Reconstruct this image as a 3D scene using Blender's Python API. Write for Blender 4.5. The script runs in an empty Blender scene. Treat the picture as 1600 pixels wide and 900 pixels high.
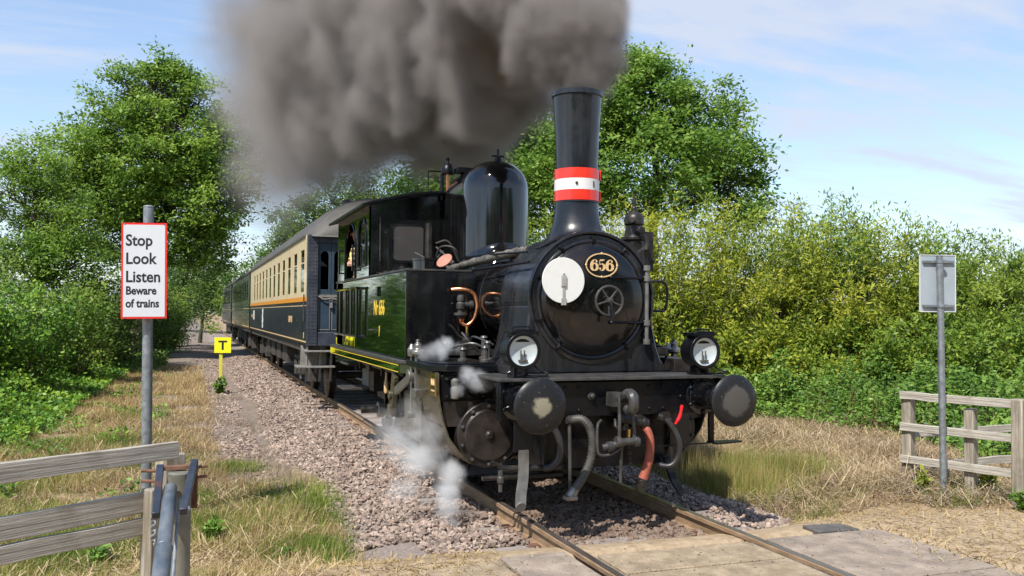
import bpy, bmesh, math, random
import numpy as np
from mathutils import Vector, Matrix
rnd = random.Random(7)
nrg = np.random.default_rng(11)
R = math.radians
SC = bpy.context.scene
COL = SC.collection

# ------------------------------------------------------------------ camera
cam = bpy.data.objects.new("camera", bpy.data.cameras.new("camera"))
COL.objects.link(cam)
cam.data.sensor_width = 36.0
cam.data.lens = 36.0 * 1400 / 1600
cam.data.clip_start = 0.05
cam.data.clip_end = 5000
_yaw, _pit, _rol = 0.34484639, 0.02892683, 0.00775654
_f = Vector((math.sin(_yaw) * math.cos(_pit), math.cos(_yaw) * math.cos(_pit), math.sin(_pit)))
_r = Vector((math.cos(_yaw), -math.sin(_yaw), 0))
_u = _r.cross(_f)
_r2 = _r * math.cos(_rol) + _u * math.sin(_rol)
_u2 = -_r * math.sin(_rol) + _u * math.cos(_rol)
CAMP = Vector((-3.54147, -6.63880, 1.77812))
cam.matrix_world = Matrix(((_r2.x, _u2.x, -_f.x, CAMP.x), (_r2.y, _u2.y, -_f.y, CAMP.y), (_r2.z, _u2.z, -_f.z, CAMP.z), (0, 0, 0, 1)))
SC.camera = cam

# ------------------------------------------------------------------ light, sky, exposure
SUN_EL, SUN_AZ = R(53), R(-132)          # azimuth from +Y (along the track) towards +X
S_DIR = Vector((math.sin(SUN_AZ) * math.cos(SUN_EL), math.cos(SUN_AZ) * math.cos(SUN_EL), math.sin(SUN_EL)))
sun = bpy.data.objects.new("sun", bpy.data.lights.new("sun", 'SUN'))
COL.objects.link(sun)
sun.data.energy = 4.6
sun.data.angle = R(0.53)
sun.data.color = (1.0, 0.955, 0.88)
sun.rotation_euler = (-S_DIR).to_track_quat('-Z', 'Y').to_euler()
sun.location = (-20, -8, 30)
W = bpy.data.worlds.new("World")
SC.world = W
W.use_nodes = True
def build_world():
    nt = W.node_tree
    N, L = nt.nodes, nt.links
    bg = N["Background"]
    bg.inputs["Strength"].default_value = 0.15
    sky = N.new("ShaderNodeTexSky")
    sky.sky_type = 'NISHITA'
    sky.sun_disc = False
    sky.sun_elevation = SUN_EL
    sky.sun_rotation = SUN_AZ
    sky.air_density = 1.0
    sky.dust_density = 0.3
    sky.ozone_density = 2.5
    tc = N.new("ShaderNodeTexCoord")
    sep = N.new("ShaderNodeSeparateXYZ")
    L.new(tc.outputs["Generated"], sep.inputs[0])
    zz = N.new("ShaderNodeMath"); zz.operation = 'MAXIMUM'; zz.inputs[1].default_value = 0.0
    L.new(sep.outputs[2], zz.inputs[0])
    zc = N.new("ShaderNodeMath"); zc.operation = 'ADD'; zc.inputs[1].default_value = 0.14
    L.new(zz.outputs[0], zc.inputs[0])
    dv = N.new("ShaderNodeVectorMath"); dv.operation = 'DIVIDE'
    cmb = N.new("ShaderNodeCombineXYZ")
    for i in range(3):
        L.new(zc.outputs[0], cmb.inputs[i])
    L.new(tc.outputs["Generated"], dv.inputs[0]); L.new(cmb.outputs[0], dv.inputs[1])
    def cloud(scale, rot, sx, sy, lo, hi, det, off):
        mp = N.new("ShaderNodeMapping")
        mp.inputs["Rotation"].default_value = (0, 0, R(rot))
        mp.inputs["Scale"].default_value = (sx, sy, 0.0)
        mp.inputs["Location"].default_value = (off, off * .7, 0)
        L.new(dv.outputs[0], mp.inputs[0])
        ns = N.new("ShaderNodeTexNoise")
        ns.inputs["Scale"].default_value = scale
        ns.inputs["Detail"].default_value = det
        ns.inputs["Roughness"].default_value = 0.58
        ns.inputs["Distortion"].default_value = 0.35
        L.new(mp.outputs[0], ns.inputs[0])
        mr = N.new("ShaderNodeMapRange"); mr.interpolation_type = 'SMOOTHSTEP'
        mr.inputs[1].default_value = lo; mr.inputs[2].default_value = hi
        L.new(ns.outputs[0], mr.inputs[0])
        return mr.outputs[0]
    c1 = cloud(0.55, 25, 1.0, 2.2, 0.45, 0.70, 7, 3.1)
    c2 = cloud(2.2, 12, 0.7, 3.0, 0.42, 0.74, 6, 8.4)
    mx = N.new("ShaderNodeMath"); mx.operation = 'MULTIPLY_ADD'
    L.new(c2, mx.inputs[0]); mx.inputs[1].default_value = 0.55; L.new(c1, mx.inputs[2])
    # thin milky veil that thickens towards the horizon
    vl = N.new("ShaderNodeMapRange"); vl.inputs[1].default_value = 0.0; vl.inputs[2].default_value = 0.45
    vl.inputs[3].default_value = 0.36; vl.inputs[4].default_value = 0.0
    L.new(zz.outputs[0], vl.inputs[0])
    ad = N.new("ShaderNodeMath"); ad.operation = 'ADD'; ad.use_clamp = True
    L.new(mx.outputs[0], ad.inputs[0]); L.new(vl.outputs[0], ad.inputs[1])
    sc = N.new("ShaderNodeMath"); sc.operation = 'MULTIPLY'; sc.inputs[1].default_value = 0.86
    L.new(ad.outputs[0], sc.inputs[0])
    mix = N.new("ShaderNodeMix"); mix.data_type = 'RGBA'
    L.new(sc.outputs[0], mix.inputs[0]); L.new(sky.outputs[0], mix.inputs[6])
    mix.inputs[7].default_value = (3.35, 3.65, 4.3, 1)
    L.new(mix.outputs[2], bg.inputs[0])
build_world()
SC.view_settings.view_transform = 'Standard'
SC.view_settings.look = 'None'
SC.view_settings.exposure = 0.5
SC.view_settings.gamma = 1.0
SC.view_settings.use_curve_mapping = False
SC.render.engine = 'CYCLES'
CY = SC.cycles
CY.use_denoising = True
CY.max_bounces = 8
CY.diffuse_bounces = 3
CY.glossy_bounces = 3
CY.transmission_bounces = 4
CY.transparent_max_bounces = 8
CY.volume_bounces = 2
CY.volume_max_steps = 256
CY.sample_clamp_indirect = 6.0
CY.caustics_reflective = False
CY.caustics_refractive = False

# ------------------------------------------------------------------ materials
def _ramp(N, stops):
    r = N.new("ShaderNodeValToRGB")
    el = r.color_ramp.elements
    while len(el) < len(stops):
        el.new(0.5)
    for e, (p, c) in zip(el, stops):
        e.position = p
        e.color = (c[0], c[1], c[2], 1)
    return r
def mat(name, c1, c2=None, scale=6.0, rough=0.5, rough2=None, metal=0.0, bump=0.0, bscale=None, stretch=(1, 1, 1), coat=0.0,
        detail=6, lo=0.35, hi=0.65, spec=0.5, island=0.0, grime=None, gscale=3.0, glo=0.5, ghi=0.75, gst=None):
    m = bpy.data.materials.new(name)
    m.use_nodes = True
    nt = m.node_tree; N, L = nt.nodes, nt.links
    b = N["Principled BSDF"]
    c2 = c2 or c1
    tc = N.new("ShaderNodeTexCoord"); mp = N.new("ShaderNodeMapping")
    mp.inputs["Scale"].default_value = stretch
    L.new(tc.outputs["Object"], mp.inputs[0])
    n1 = N.new("ShaderNodeTexNoise")
    n1.inputs["Scale"].default_value = scale; n1.inputs["Detail"].default_value = detail; n1.inputs["Roughness"].default_value = 0.6
    L.new(mp.outputs[0], n1.inputs[0])
    rp = _ramp(N, [(lo, c1), (hi, c2)])
    L.new(n1.outputs[0], rp.inputs[0])
    col = rp.outputs[0]
    if grime:
        n3 = N.new("ShaderNodeTexNoise"); n3.inputs["Scale"].default_value = gscale; n3.inputs["Detail"].default_value = 8; n3.inputs["Roughness"].default_value = 0.65
        if gst:
            m3 = N.new("ShaderNodeMapping"); m3.inputs["Scale"].default_value = gst; L.new(tc.outputs["Object"], m3.inputs[0]); L.new(m3.outputs[0], n3.inputs[0])
        else:
            L.new(tc.outputs["Object"], n3.inputs[0])
        mr = N.new("ShaderNodeMapRange"); mr.inputs[1].default_value = glo; mr.inputs[2].default_value = ghi
        L.new(n3.outputs[0], mr.inputs[0])
        mx = N.new("ShaderNodeMix"); mx.data_type = 'RGBA'
        L.new(mr.outputs[0], mx.inputs[0]); L.new(col, mx.inputs[6]); mx.inputs[7].default_value = (*grime, 1)
        col = mx.outputs[2]
    if island:
        g = N.new("ShaderNodeNewGeometry"); hs = N.new("ShaderNodeHueSaturation")
        mr = N.new("ShaderNodeMapRange"); mr.inputs[3].default_value = 1 - island; mr.inputs[4].default_value = 1 + island
        L.new(g.outputs["Random Per Island"], mr.inputs[0]); L.new(mr.outputs[0], hs.inputs["Value"]); L.new(col, hs.inputs["Color"])
        col = hs.outputs[0]
    L.new(col, b.inputs["Base Color"])
    if rough2 is None:
        b.inputs["Roughness"].default_value = rough
    else:
        mr = N.new("ShaderNodeMapRange"); mr.inputs[1].default_value = 0.35; mr.inputs[2].default_value = 0.65
        mr.inputs[3].default_value = rough; mr.inputs[4].default_value = rough2
        L.new(n1.outputs[0], mr.inputs[0]); L.new(mr.outputs[0], b.inputs["Roughness"])
    b.inputs["Metallic"].default_value = metal
    b.inputs["Coat Weight"].default_value = coat
    b.inputs["Coat Roughness"].default_value = 0.05
    b.inputs["Specular IOR Level"].default_value = spec
    if bump:
        n2 = N.new("ShaderNodeTexNoise"); n2.inputs["Scale"].default_value = bscale or scale * 3; n2.inputs["Detail"].default_value = 6
        L.new(mp.outputs[0], n2.inputs[0])
        bp = N.new("ShaderNodeBump"); bp.inputs["Strength"].default_value = bump; bp.inputs["Distance"].default_value = 0.02
        L.new(n2.outputs[0], bp.inputs["Height"]); L.new(bp.outputs[0], b.inputs["Normal"])
    return m
def leafmat(name, c1, c2, c3, scale=0.5, trans=0.35, var=0.35, rough=0.5):
    if scale < .65: scale *= 1.7; var *= .75
    """leaf: base colour varies from clump to clump (noise) and from leaf to leaf (random per island), light passes through"""
    m = bpy.data.materials.new(name); m.use_nodes = True
    nt = m.node_tree; N, L = nt.nodes, nt.links
    b = N["Principled BSDF"]; out = N["Material Output"]
    tc = N.new("ShaderNodeTexCoord")
    n1 = N.new("ShaderNodeTexNoise"); n1.inputs["Scale"].default_value = scale; n1.inputs["Detail"].default_value = 3
    L.new(tc.outputs["Object"], n1.inputs[0])
    g = N.new("ShaderNodeNewGeometry")
    ad = N.new("ShaderNodeMath"); ad.operation = 'MULTIPLY_ADD'; ad.inputs[1].default_value = var
    L.new(g.outputs["Random Per Island"], ad.inputs[0]); L.new(n1.outputs[0], ad.inputs[2])
    sb = N.new("ShaderNodeMath"); sb.operation = 'SUBTRACT'; sb.inputs[1].default_value = var * 0.5
    L.new(ad.outputs[0], sb.inputs[0])
    rp = _ramp(N, [(0.3, c1), (0.5, c2), (0.72, c3)])
    L.new(sb.outputs[0], rp.inputs[0])
    L.new(rp.outputs[0], b.inputs["Base Color"]); b.inputs["Roughness"].default_value = rough
    b.inputs["Specular IOR Level"].default_value = 0.35
    tr = N.new("ShaderNodeBsdfTranslucent")
    L.new(rp.outputs[0], tr.inputs[0])
    mx = N.new("ShaderNodeMixShader"); mx.inputs[0].default_value = trans
    L.new(b.outputs[0], mx.inputs[1]); L.new(tr.outputs[0], mx.inputs[2]); L.new(mx.outputs[0], out.inputs[0])
    return m
M = {}
M['gloss'] = mat("gloss_black_paint", (.003, .0035, .005), (.006, .006, .007), 2.5, .05, .16, coat=.6, grime=(.022, .019, .016), gscale=7, glo=.5, ghi=.72, gst=(1, 1, .1), bump=.03, bscale=3.5)
M['satin'] = mat("satin_black_paint", (.002, .0026, .0042), (.0045, .005, .0065), 9, .26, .42, spec=.32, grime=(.010, .0095, .0095), gscale=6, glo=.5, ghi=.85, bump=.05)
M['smokebox'] = mat("smokebox_black", (.006, .007, .0095), (.012, .013, .016), 4, .2, .4, grime=(.032, .031, .031), gscale=8, glo=.48, ghi=.75, gst=(1, 1, .15), coat=.2)
M['door'] = mat("smokebox_door_black", (.0035, .004, .005), (.008, .007, .007), 3.2, .1, .3, coat=.35, spec=.35, bump=.03, bscale=4, grime=(.030, .022, .018), gscale=2.6, glo=.5, ghi=.8)
M['green'] = mat("dark_green_gloss_paint", (.005, .022, .004), (.008, .032, .005), 2, .02, .04, coat=1.0, bump=.008, bscale=3, grime=(.010, .012, .006), gscale=3, glo=.5, ghi=.75, gst=(1, 1, .12))
M['oily'] = mat("oily_iron", (.007, .0065, .006), (.026, .021, .017), 8, .3, .6, bump=.15)
M['brownblack'] = mat("sooty_brown_black_iron", (.014, .0115, .0105), (.034, .027, .024), 7, .3, .5, bump=.08)
M['steel'] = mat("worn_bright_steel", (.20, .19, .175), (.38, .365, .34), 9, .28, .5, metal=.8, grime=(.05, .045, .04), gscale=9, glo=.5, ghi=.75)
M['olive'] = mat("oily_olive_steel", (.07, .06, .035), (.16, .14, .09), 5, .25, .4, metal=.6, stretch=(1, 1, 3))
M['copper'] = mat("copper_pipe", (.62, .24, .10), (.78, .36, .18), 12, .22, .4, metal=1)
M['brass'] = mat("brass", (.62, .40, .14), (.75, .52, .2), 10, .25, metal=1)
M['gold'] = mat("gold_leaf_paint", (.62, .42, .20), (.75, .52, .28), 20, .45)
M['yellowpaint'] = mat("yellow_lettering", (.75, .50, .03), (.80, .56, .05), 20, .5)
M['redband'] = mat("red_enamel", (.72, .028, .014), (.78, .04, .02), 6, .25, coat=.3)
M['white'] = mat("white_enamel", (.70, .70, .68), (.62, .61, .58), 5, .35, .5, lo=.5, hi=.8)
M['disc'] = mat("white_disc_paint", (.72, .72, .68), (.66, .65, .60), 9, .4, lo=.5, hi=.8, grime=(.5, .48, .44), gscale=14, glo=.66, ghi=.8)
M['redhandle'] = mat("red_lever_paint", (.75, .015, .02), None, 6, .35)
M['redhose'] = mat("faded_red_rubber", (.26, .06, .035), (.34, .095, .055), 14, .6, bump=.2)
M['greyhose'] = mat("grey_rubber", (.040, .039, .035), (.075, .072, .064), 14, .55)
M['rubber'] = mat("black_rubber", (.016, .016, .017), (.034, .033, .032), 12, .4)
M['greypaint'] = mat("grey_scuffed_steel", (.030, .029, .028), (.072, .068, .063), 9, .38, bump=.1)
M['dullsteel'] = mat("dull_bare_steel", (.085, .082, .076), (.16, .155, .145), 9, .42, bump=.1)
M['lagging'] = mat("lagged_pipe_cloth", (.045, .042, .037), (.17, .155, .13), 18, .7, bump=.6)
M['reflector'] = mat("silvered_reflector", (.60, .63, .64), (.70, .72, .72), 4, .4, metal=.1)
M['cream'] = mat("cream_coach_paint", (.74, .60, .37), (.68, .53, .31), 3, .35, grime=(.42, .30, .16), gscale=2, glo=.55, ghi=.85, coat=.2)
M['orange'] = mat("orange_coach_stripe", (.70, .27, .015), None, 3, .35)
M['coachblue'] = mat("dark_blue_black_coach_paint", (.008, .012, .022), (.014, .019, .030), 2, .3, .45, coat=.0, spec=.25, grime=(.028, .028, .025), gscale=2, glo=.5, ghi=.9)
M['endblue'] = mat("weathered_slate_blue_paint", (.030, .036, .052), (.050, .058, .076), 4, .4, .55, grime=(.09, .09, .09), gscale=5, glo=.55, ghi=.85)
M['doorblue'] = mat("blue_door_paint", (.030, .050, .075), (.045, .066, .092), 4, .3, .4, grime=(.16, .16, .16), gscale=7, glo=.6, ghi=.85)
M['coachgreen'] = mat("dark_green_coach_paint", (.022, .04, .022), (.03, .052, .026), 3, .25, coat=.2)
M['roof'] = mat("sooty_grey_roof", (.060, .057, .054), (.10, .093, .084), 2.2, .6, bump=.1, grime=(.085, .055, .03), gscale=3, glo=.58, ghi=.85)
M['underframe'] = mat("dusty_underframe_iron", (.03, .026, .022), (.08, .068, .056), 5, .7, bump=.2)
M['stepwood'] = mat("grey_step_board", (.16, .155, .14), (.24, .225, .20), 12, .7, bump=.2)
M['white_line'] = mat("white_coach_mark", (.7, .7, .68), None, 3, .5)
M['wood'] = mat("weathered_fence_timber", (.20, .18, .15), (.50, .46, .39), 3, .8, bump=.6, bscale=9, stretch=(.5, 11, 11), lo=.3, hi=.62, detail=8, grime=(.19, .16, .12), gscale=3.5, glo=.55, ghi=.85)
M['postwood'] = mat("weathered_post_timber", (.20, .17, .13), (.42, .375, .30), 7, .8, bump=.5, bscale=16, stretch=(6, 6, .35), grime=(.10, .085, .05), gscale=3, glo=.5, ghi=.85)
M['varnish'] = mat("varnished_orange_wood", (.50, .21, .03), (.62, .30, .06), 4, .35)
M['galvpole'] = mat("weathered_blue_grey_pole", (.10, .125, .15), (.20, .23, .26), 12, .42, .55, metal=.45, stretch=(1, .4, 1), grime=(.26, .26, .25), gscale=9, glo=.5, ghi=.8)
M['galv'] = mat("galvanised_steel", (.20, .225, .245), (.32, .35, .37), 16, .42, .55, metal=.55, grime=(.2, .2, .2), gscale=7, glo=.55, ghi=.8)
M['galvdull'] = mat("dull_concrete_grey_post", (.12, .115, .09), (.21, .20, .16), 8, .7, metal=.1, grime=(.22, .12, .07), gscale=3, glo=.55, ghi=.85)
M['barblue'] = mat("blue_black_steel_bar", (.025, .035, .055), (.05, .06, .08), 12, .4, metal=.3, grime=(.14, .06, .035), gscale=9, glo=.55, ghi=.75)
M['rust'] = mat("rusty_steel", (.10, .045, .025), (.20, .10, .06), 14, .8, bump=.3)
M['signback'] = mat("grey_sign_back", (.34, .40, .44), (.40, .45, .49), 6, .45, metal=.2)
M['signwhite'] = mat("sign_white_sheet", (.60, .62, .65), (.56, .58, .61), 3, .35)
M['signred'] = mat("sign_red", (.68, .025, .02), None, 3, .35)
M['ink'] = mat("black_sign_lettering", (.012, .012, .014), None, 3, .5)
M['signyellow'] = mat("sign_yellow", (.88, .82, .01), (.84, .76, .012), 5, .45)
M['postyellow'] = mat("yellow_post_paint", (.72, .66, .06), (.62, .55, .05), 8, .6)
M['railtop'] = mat("polished_rail_head", (.22, .18, .15), (.36, .31, .27), 10, .25, .4, metal=.8, stretch=(6, .4, 6))
M['railside'] = mat("rusty_rail_side", (.20, .125, .07), (.32, .215, .125), 6, .85, bump=.3, stretch=(3, .8, 3))
M['sleeper'] = mat("weathered_concrete_sleeper", (.20, .175, .155), (.33, .285, .25), 5, .85, bump=.4)
M['stone'] = mat("ballast_stone", (.215, .155, .122), (.37, .285, .23), 9, .85, island=.42, bump=.2)
def oil_stain():
    nt = M['stone'].node_tree; N, L = nt.nodes, nt.links; b = N['Principled BSDF']      # oil and rust between and beside the rails
    src = b.inputs['Base Color'].links[0].from_socket; tc = N.new('ShaderNodeTexCoord'); sp = N.new('ShaderNodeSeparateXYZ'); L.new(tc.outputs['Object'], sp.inputs[0])
    ns = N.new('ShaderNodeTexNoise'); ns.inputs['Scale'].default_value = 2.2; ns.inputs['Detail'].default_value = 4; L.new(tc.outputs['Object'], ns.inputs[0])
    ab = N.new('ShaderNodeMath'); ab.operation = 'ABSOLUTE'; L.new(sp.outputs[0], ab.inputs[0])
    ad = N.new('ShaderNodeMath'); ad.operation = 'MULTIPLY_ADD'; ad.inputs[1].default_value = .8; L.new(ns.outputs[0], ad.inputs[0]); L.new(ab.outputs[0], ad.inputs[2])
    mr = N.new('ShaderNodeMapRange'); mr.inputs[1].default_value = .95; mr.inputs[2].default_value = 1.45; mr.inputs[3].default_value = .75; mr.inputs[4].default_value = 0; L.new(ad.outputs[0], mr.inputs[0])
    mx = N.new('ShaderNodeMix'); mx.data_type = 'RGBA'; L.new(mr.outputs[0], mx.inputs[0]); L.new(src, mx.inputs[6]); mx.inputs[7].default_value = (.14, .09, .06, 1); L.new(mx.outputs[2], b.inputs['Base Color'])
oil_stain()
M['clip'] = mat('pale_clip_metal', (.36, .355, .34), (.5, .49, .47), 12, .4, metal=.3)
M['slab'] = mat("worn_concrete_panel", (.27, .21, .16), (.39, .315, .245), 5, .85, bump=.7, bscale=60, grime=(.16, .13, .105), gscale=3.2, glo=.42, ghi=.72)
M['sandslab'] = mat("dusty_sand_concrete", (.30, .225, .14), (.43, .335, .22), 9, .9, bump=.8, bscale=70, grime=(.19, .145, .095), gscale=3.4, glo=.42, ghi=.72)
M['darkslab'] = mat("dark_rubber_plate", (.07, .065, .06), (.12, .11, .10), 9, .8, bump=.2)
M['dead'] = leafmat("dead_brown_stalks", (.17, .125, .09), (.30, .235, .175), (.42, .335, .25), .9, .1, .7, .7)
M['straw'] = leafmat("dry_straw_grass", (.25, .165, .068), (.42, .295, .12), (.53, .405, .19), .9, .15, .6, .7)
M['litter'] = leafmat("dead_stalks", (.24, .165, .09), (.41, .295, .165), (.54, .42, .255), .9, .1, .7, .7)
M['grass'] = leafmat("green_grass_blades", (.085, .150, .016), (.18, .26, .032), (.34, .36, .08), .9, .3, .5)
M['nettle'] = leafmat("nettle_leaf", (.06, .135, .018), (.125, .245, .032), (.24, .36, .06), .8, .3, .5)
M['bramble'] = leafmat("bramble_leaf", (.045, .125, .014), (.115, .25, .022), (.26, .40, .045), .6, .3, .55)
M['ash'] = leafmat("ash_leaf", (.075, .160, .022), (.195, .325, .045), (.33, .46, .075), .45, .48, .45)
M['tree_r'] = leafmat("broadleaf_green", (.07, .160, .024), (.175, .31, .045), (.31, .44, .075), .45, .48, .45)
M['willow'] = leafmat("willow_leaf_yellow_green", (.13, .20, .020), (.30, .36, .034), (.50, .49, .06), .45, .42, .5)
M['willow2'] = leafmat("willow_leaf_green", (.095, .18, .022), (.205, .31, .038), (.36, .43, .06), .45, .42, .5)
M['hedge'] = leafmat("hedge_leaf", (.07, .150, .02), (.17, .29, .04), (.32, .42, .065), .5, .46, .5)
M['dark'] = leafmat("dark_hedgerow_leaf", (.045, .10, .017), (.105, .19, .032), (.19, .29, .05), .4, .44, .5)
M['bark'] = mat("grey_brown_bark", (.045, .036, .024), (.10, .08, .055), 8, .9, bump=.5, stretch=(3, 3, .6))
M['skin'] = mat("skin", (.58, .32, .23), (.62, .36, .27), 9, .5)
def glassmat(name, tint, mixf, rough=.03):
    m = bpy.data.materials.new(name); m.use_nodes = True
    nt = m.node_tree; N, L = nt.nodes, nt.links
    out = N["Material Output"]; N.remove(N["Principled BSDF"])
    t = N.new("ShaderNodeBsdfTransparent"); t.inputs[0].default_value = (*tint, 1)
    g = N.new("ShaderNodeBsdfGlossy"); g.inputs["Roughness"].default_value = rough
    fc = N.new("ShaderNodeLayerWeight"); lw = N.new("ShaderNodeMath"); lw.operation = 'POWER'; L.new(fc.outputs['Facing'], lw.inputs[0]); lw.inputs[1].default_value = 4.0
    ns = N.new("ShaderNodeTexNoise"); ns.inputs["Scale"].default_value = 3
    ad = N.new("ShaderNodeMath"); ad.operation = 'MULTIPLY_ADD'; ad.inputs[1].default_value = .06; ad.inputs[2].default_value = mixf
    L.new(ns.outputs[0], ad.inputs[0])
    a2 = N.new("ShaderNodeMath"); a2.operation = 'ADD'; a2.use_clamp = True
    L.new(ad.outputs[0], a2.inputs[0]); L.new(lw.outputs[0], a2.inputs[1])
    mx = N.new("ShaderNodeMixShader"); L.new(a2.outputs[0], mx.inputs[0]); L.new(t.outputs[0], mx.inputs[1]); L.new(g.outputs[0], mx.inputs[2])
    L.new(mx.outputs[0], out.inputs[0])
    return m
M['glass'] = glassmat("window_glass", (.55, .58, .58), .0)
M['coachglass'] = glassmat("dark_coach_glass", (.14, .15, .15), .03)
M['lensglass'] = glassmat("lamp_lens_glass", (.9, .93, .93), -.04)
def dustyglass():
    m = M['glass'].copy(); m.name = 'dusty_window_glass'; nt = m.node_tree; N, L = nt.nodes, nt.links
    out = next(n for n in N if n.type == 'OUTPUT_MATERIAL'); src = out.inputs[0].links[0].from_socket
    d = N.new('ShaderNodeBsdfDiffuse'); d.inputs[0].default_value = (.13, .122, .118, 1); mx = N.new('ShaderNodeMixShader'); mx.inputs[0].default_value = .42
    L.new(src, mx.inputs[1]); L.new(d.outputs[0], mx.inputs[2]); L.new(mx.outputs[0], out.inputs[0])
    return m
M['dusty'] = dustyglass()
M['lid'] = mat('salmon_paint', (.36, .15, .105), (.44, .20, .14), 9, .6)

# ------------------------------------------------------------------ mesh helpers
ORG = {}
def frame_of(axis):
    a = Vector(axis).normalized()
    t = Vector((0, 0, 1)) if abs(a.z) < .9 else Vector((0, 1, 0))
    u = t.cross(a).normalized()
    return u, a.cross(u).normalized(), a
class MB:
    def __init__(s):
        s.v = []; s.f = []
    def add(s, vs, fs):
        o = len(s.v)
        s.v += [tuple(x) for x in vs]
        s.f += [tuple(i + o for i in f) for f in fs]
        return s
    def box(s, c, d, rot=None):
        hx, hy, hz = d[0] / 2, d[1] / 2, d[2] / 2
        vs = [Vector((x * hx, y * hy, z * hz)) for z in (-1, 1) for y in (-1, 1) for x in (-1, 1)]
        if rot is not None:
            vs = [rot @ v for v in vs]
        c = Vector(c)
        return s.add([v + c for v in vs], [(0, 2, 3, 1), (4, 5, 7, 6), (0, 1, 5, 4), (2, 6, 7, 3), (0, 4, 6, 2), (1, 3, 7, 5)])
    def bx(s, x0, x1, y0, y1, z0, z1):
        return s.box(((x0 + x1) / 2, (y0 + y1) / 2, (z0 + z1) / 2), (abs(x1 - x0), abs(y1 - y0), abs(z1 - z0)))
    def bar(s, p0, p1, w, h, up=(0, 0, 1)):
        p0, p1 = Vector(p0), Vector(p1)
        a = (p1 - p0).normalized(); u = Vector(up)
        r = a.cross(u)
        if r.length < 1e-4:
            r = a.cross(Vector((1, 0, 0)))
        r.normalize(); u = r.cross(a)
        vs = [p + r * x * w / 2 + u * z * h / 2 for p in (p0, p1) for x, z in ((-1, -1), (1, -1), (1, 1), (-1, 1))]
        return s.add(vs, [(0, 1, 2, 3), (7, 6, 5, 4), (0, 4, 5, 1), (1, 5, 6, 2), (2, 6, 7, 3), (3, 7, 4, 0)])
    def lathe(s, prof, o, axis=(0, 0, 1), n=24, caps=True):
        u, w, a = frame_of(axis); o = Vector(o)
        vs = []; fs = []
        for (r, h) in prof:
            for k in range(n):
                t = 2 * math.pi * k / n
                vs.append(o + a * h + u * (r * math.cos(t)) + w * (r * math.sin(t)))
        for i in range(len(prof) - 1):
            for k in range(n):
                k2 = (k + 1) % n
                fs.append((i * n + k, i * n + k2, (i + 1) * n + k2, (i + 1) * n + k))
        if caps:
            fs.append(tuple(range(n - 1, -1, -1)))
            m = (len(prof) - 1) * n
            fs.append(tuple(range(m, m + n)))
        return s.add(vs, fs)
    def cyl(s, p0, p1, r0, r1=None, n=16):
        p0, p1 = Vector(p0), Vector(p1)
        return s.lathe([(r0, 0), (r1 if r1 is not None else r0, (p1 - p0).length)], p0, p1 - p0, n)
    def tube(s, pts, r, n=8, closed=False):
        pts = [Vector(p) for p in pts]; m = len(pts)
        rs = r if isinstance(r, (list, tuple)) else [r] * m
        vs = []; fs = []; ref = None
        for i, p in enumerate(pts):
            if closed:
                a = pts[(i + 1) % m] - pts[i - 1]
            else:
                a = pts[min(i + 1, m - 1)] - pts[max(i - 1, 0)]
            a.normalize()
            if ref is None:
                u = frame_of(a)[0]
            else:
                u = ref - a * ref.dot(a); u.normalize()
            ref = u; w = a.cross(u)
            for k in range(n):
                t = 2 * math.pi * k / n
                vs.append(p + (u * math.cos(t) + w * math.sin(t)) * rs[i])
        for i in range(m if closed else m - 1):
            j = (i + 1) % m
            for k in range(n):
                k2 = (k + 1) % n
                fs.append((i * n + k, i * n + k2, j * n + k2, j * n + k))
        if not closed:
            fs.append(tuple(range(n - 1, -1, -1))); fs.append(tuple(range((m - 1) * n, m * n)))
        return s.add(vs, fs)
    def torus(s, c, axis, R_, r, n=32, k=8):
        u, w, a = frame_of(axis); c = Vector(c)
        return s.tube([c + (u * math.cos(2 * math.pi * i / n) + w * math.sin(2 * math.pi * i / n)) * R_ for i in range(n)], r, k, True)
    def prism(s, poly, plane, a, b):
        """poly in 2D; plane 'XZ' is extruded along Y, 'YZ' along X, 'XY' along Z"""
        def P(q, t):
            return {'XZ': (q[0], t, q[1]), 'YZ': (t, q[0], q[1]), 'XY': (q[0], q[1], t)}[plane]
        n = len(poly)
        return s.add([P(q, a) for q in poly] + [P(q, b) for q in poly],
                     [tuple(range(n)), tuple(range(2 * n - 1, n - 1, -1))] + [(i, i + n, (i + 1) % n + n, (i + 1) % n) for i in range(n)])
    def ribbon(s, inner, outer, plane, a, b):
        """closed strip between two 2D outlines of equal length (a plate with a hole)"""
        def P(q, t):
            return {'XZ': (q[0], t, q[1]), 'YZ': (t, q[0], q[1]), 'XY': (q[0], q[1], t)}[plane]
        n = len(inner)
        vs = [P(q, a) for q in inner] + [P(q, a) for q in outer] + [P(q, b) for q in inner] + [P(q, b) for q in outer]
        fs = []
        for i in range(n):
            j = (i + 1) % n
            fs += [(i, j, n + j, n + i), (2 * n + j, 2 * n + i, 3 * n + i, 3 * n + j), (j, i, 2 * n + i, 2 * n + j), (n + i, n + j, 3 * n + j, 3 * n + i)]
        return s.add(vs, fs)
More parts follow.
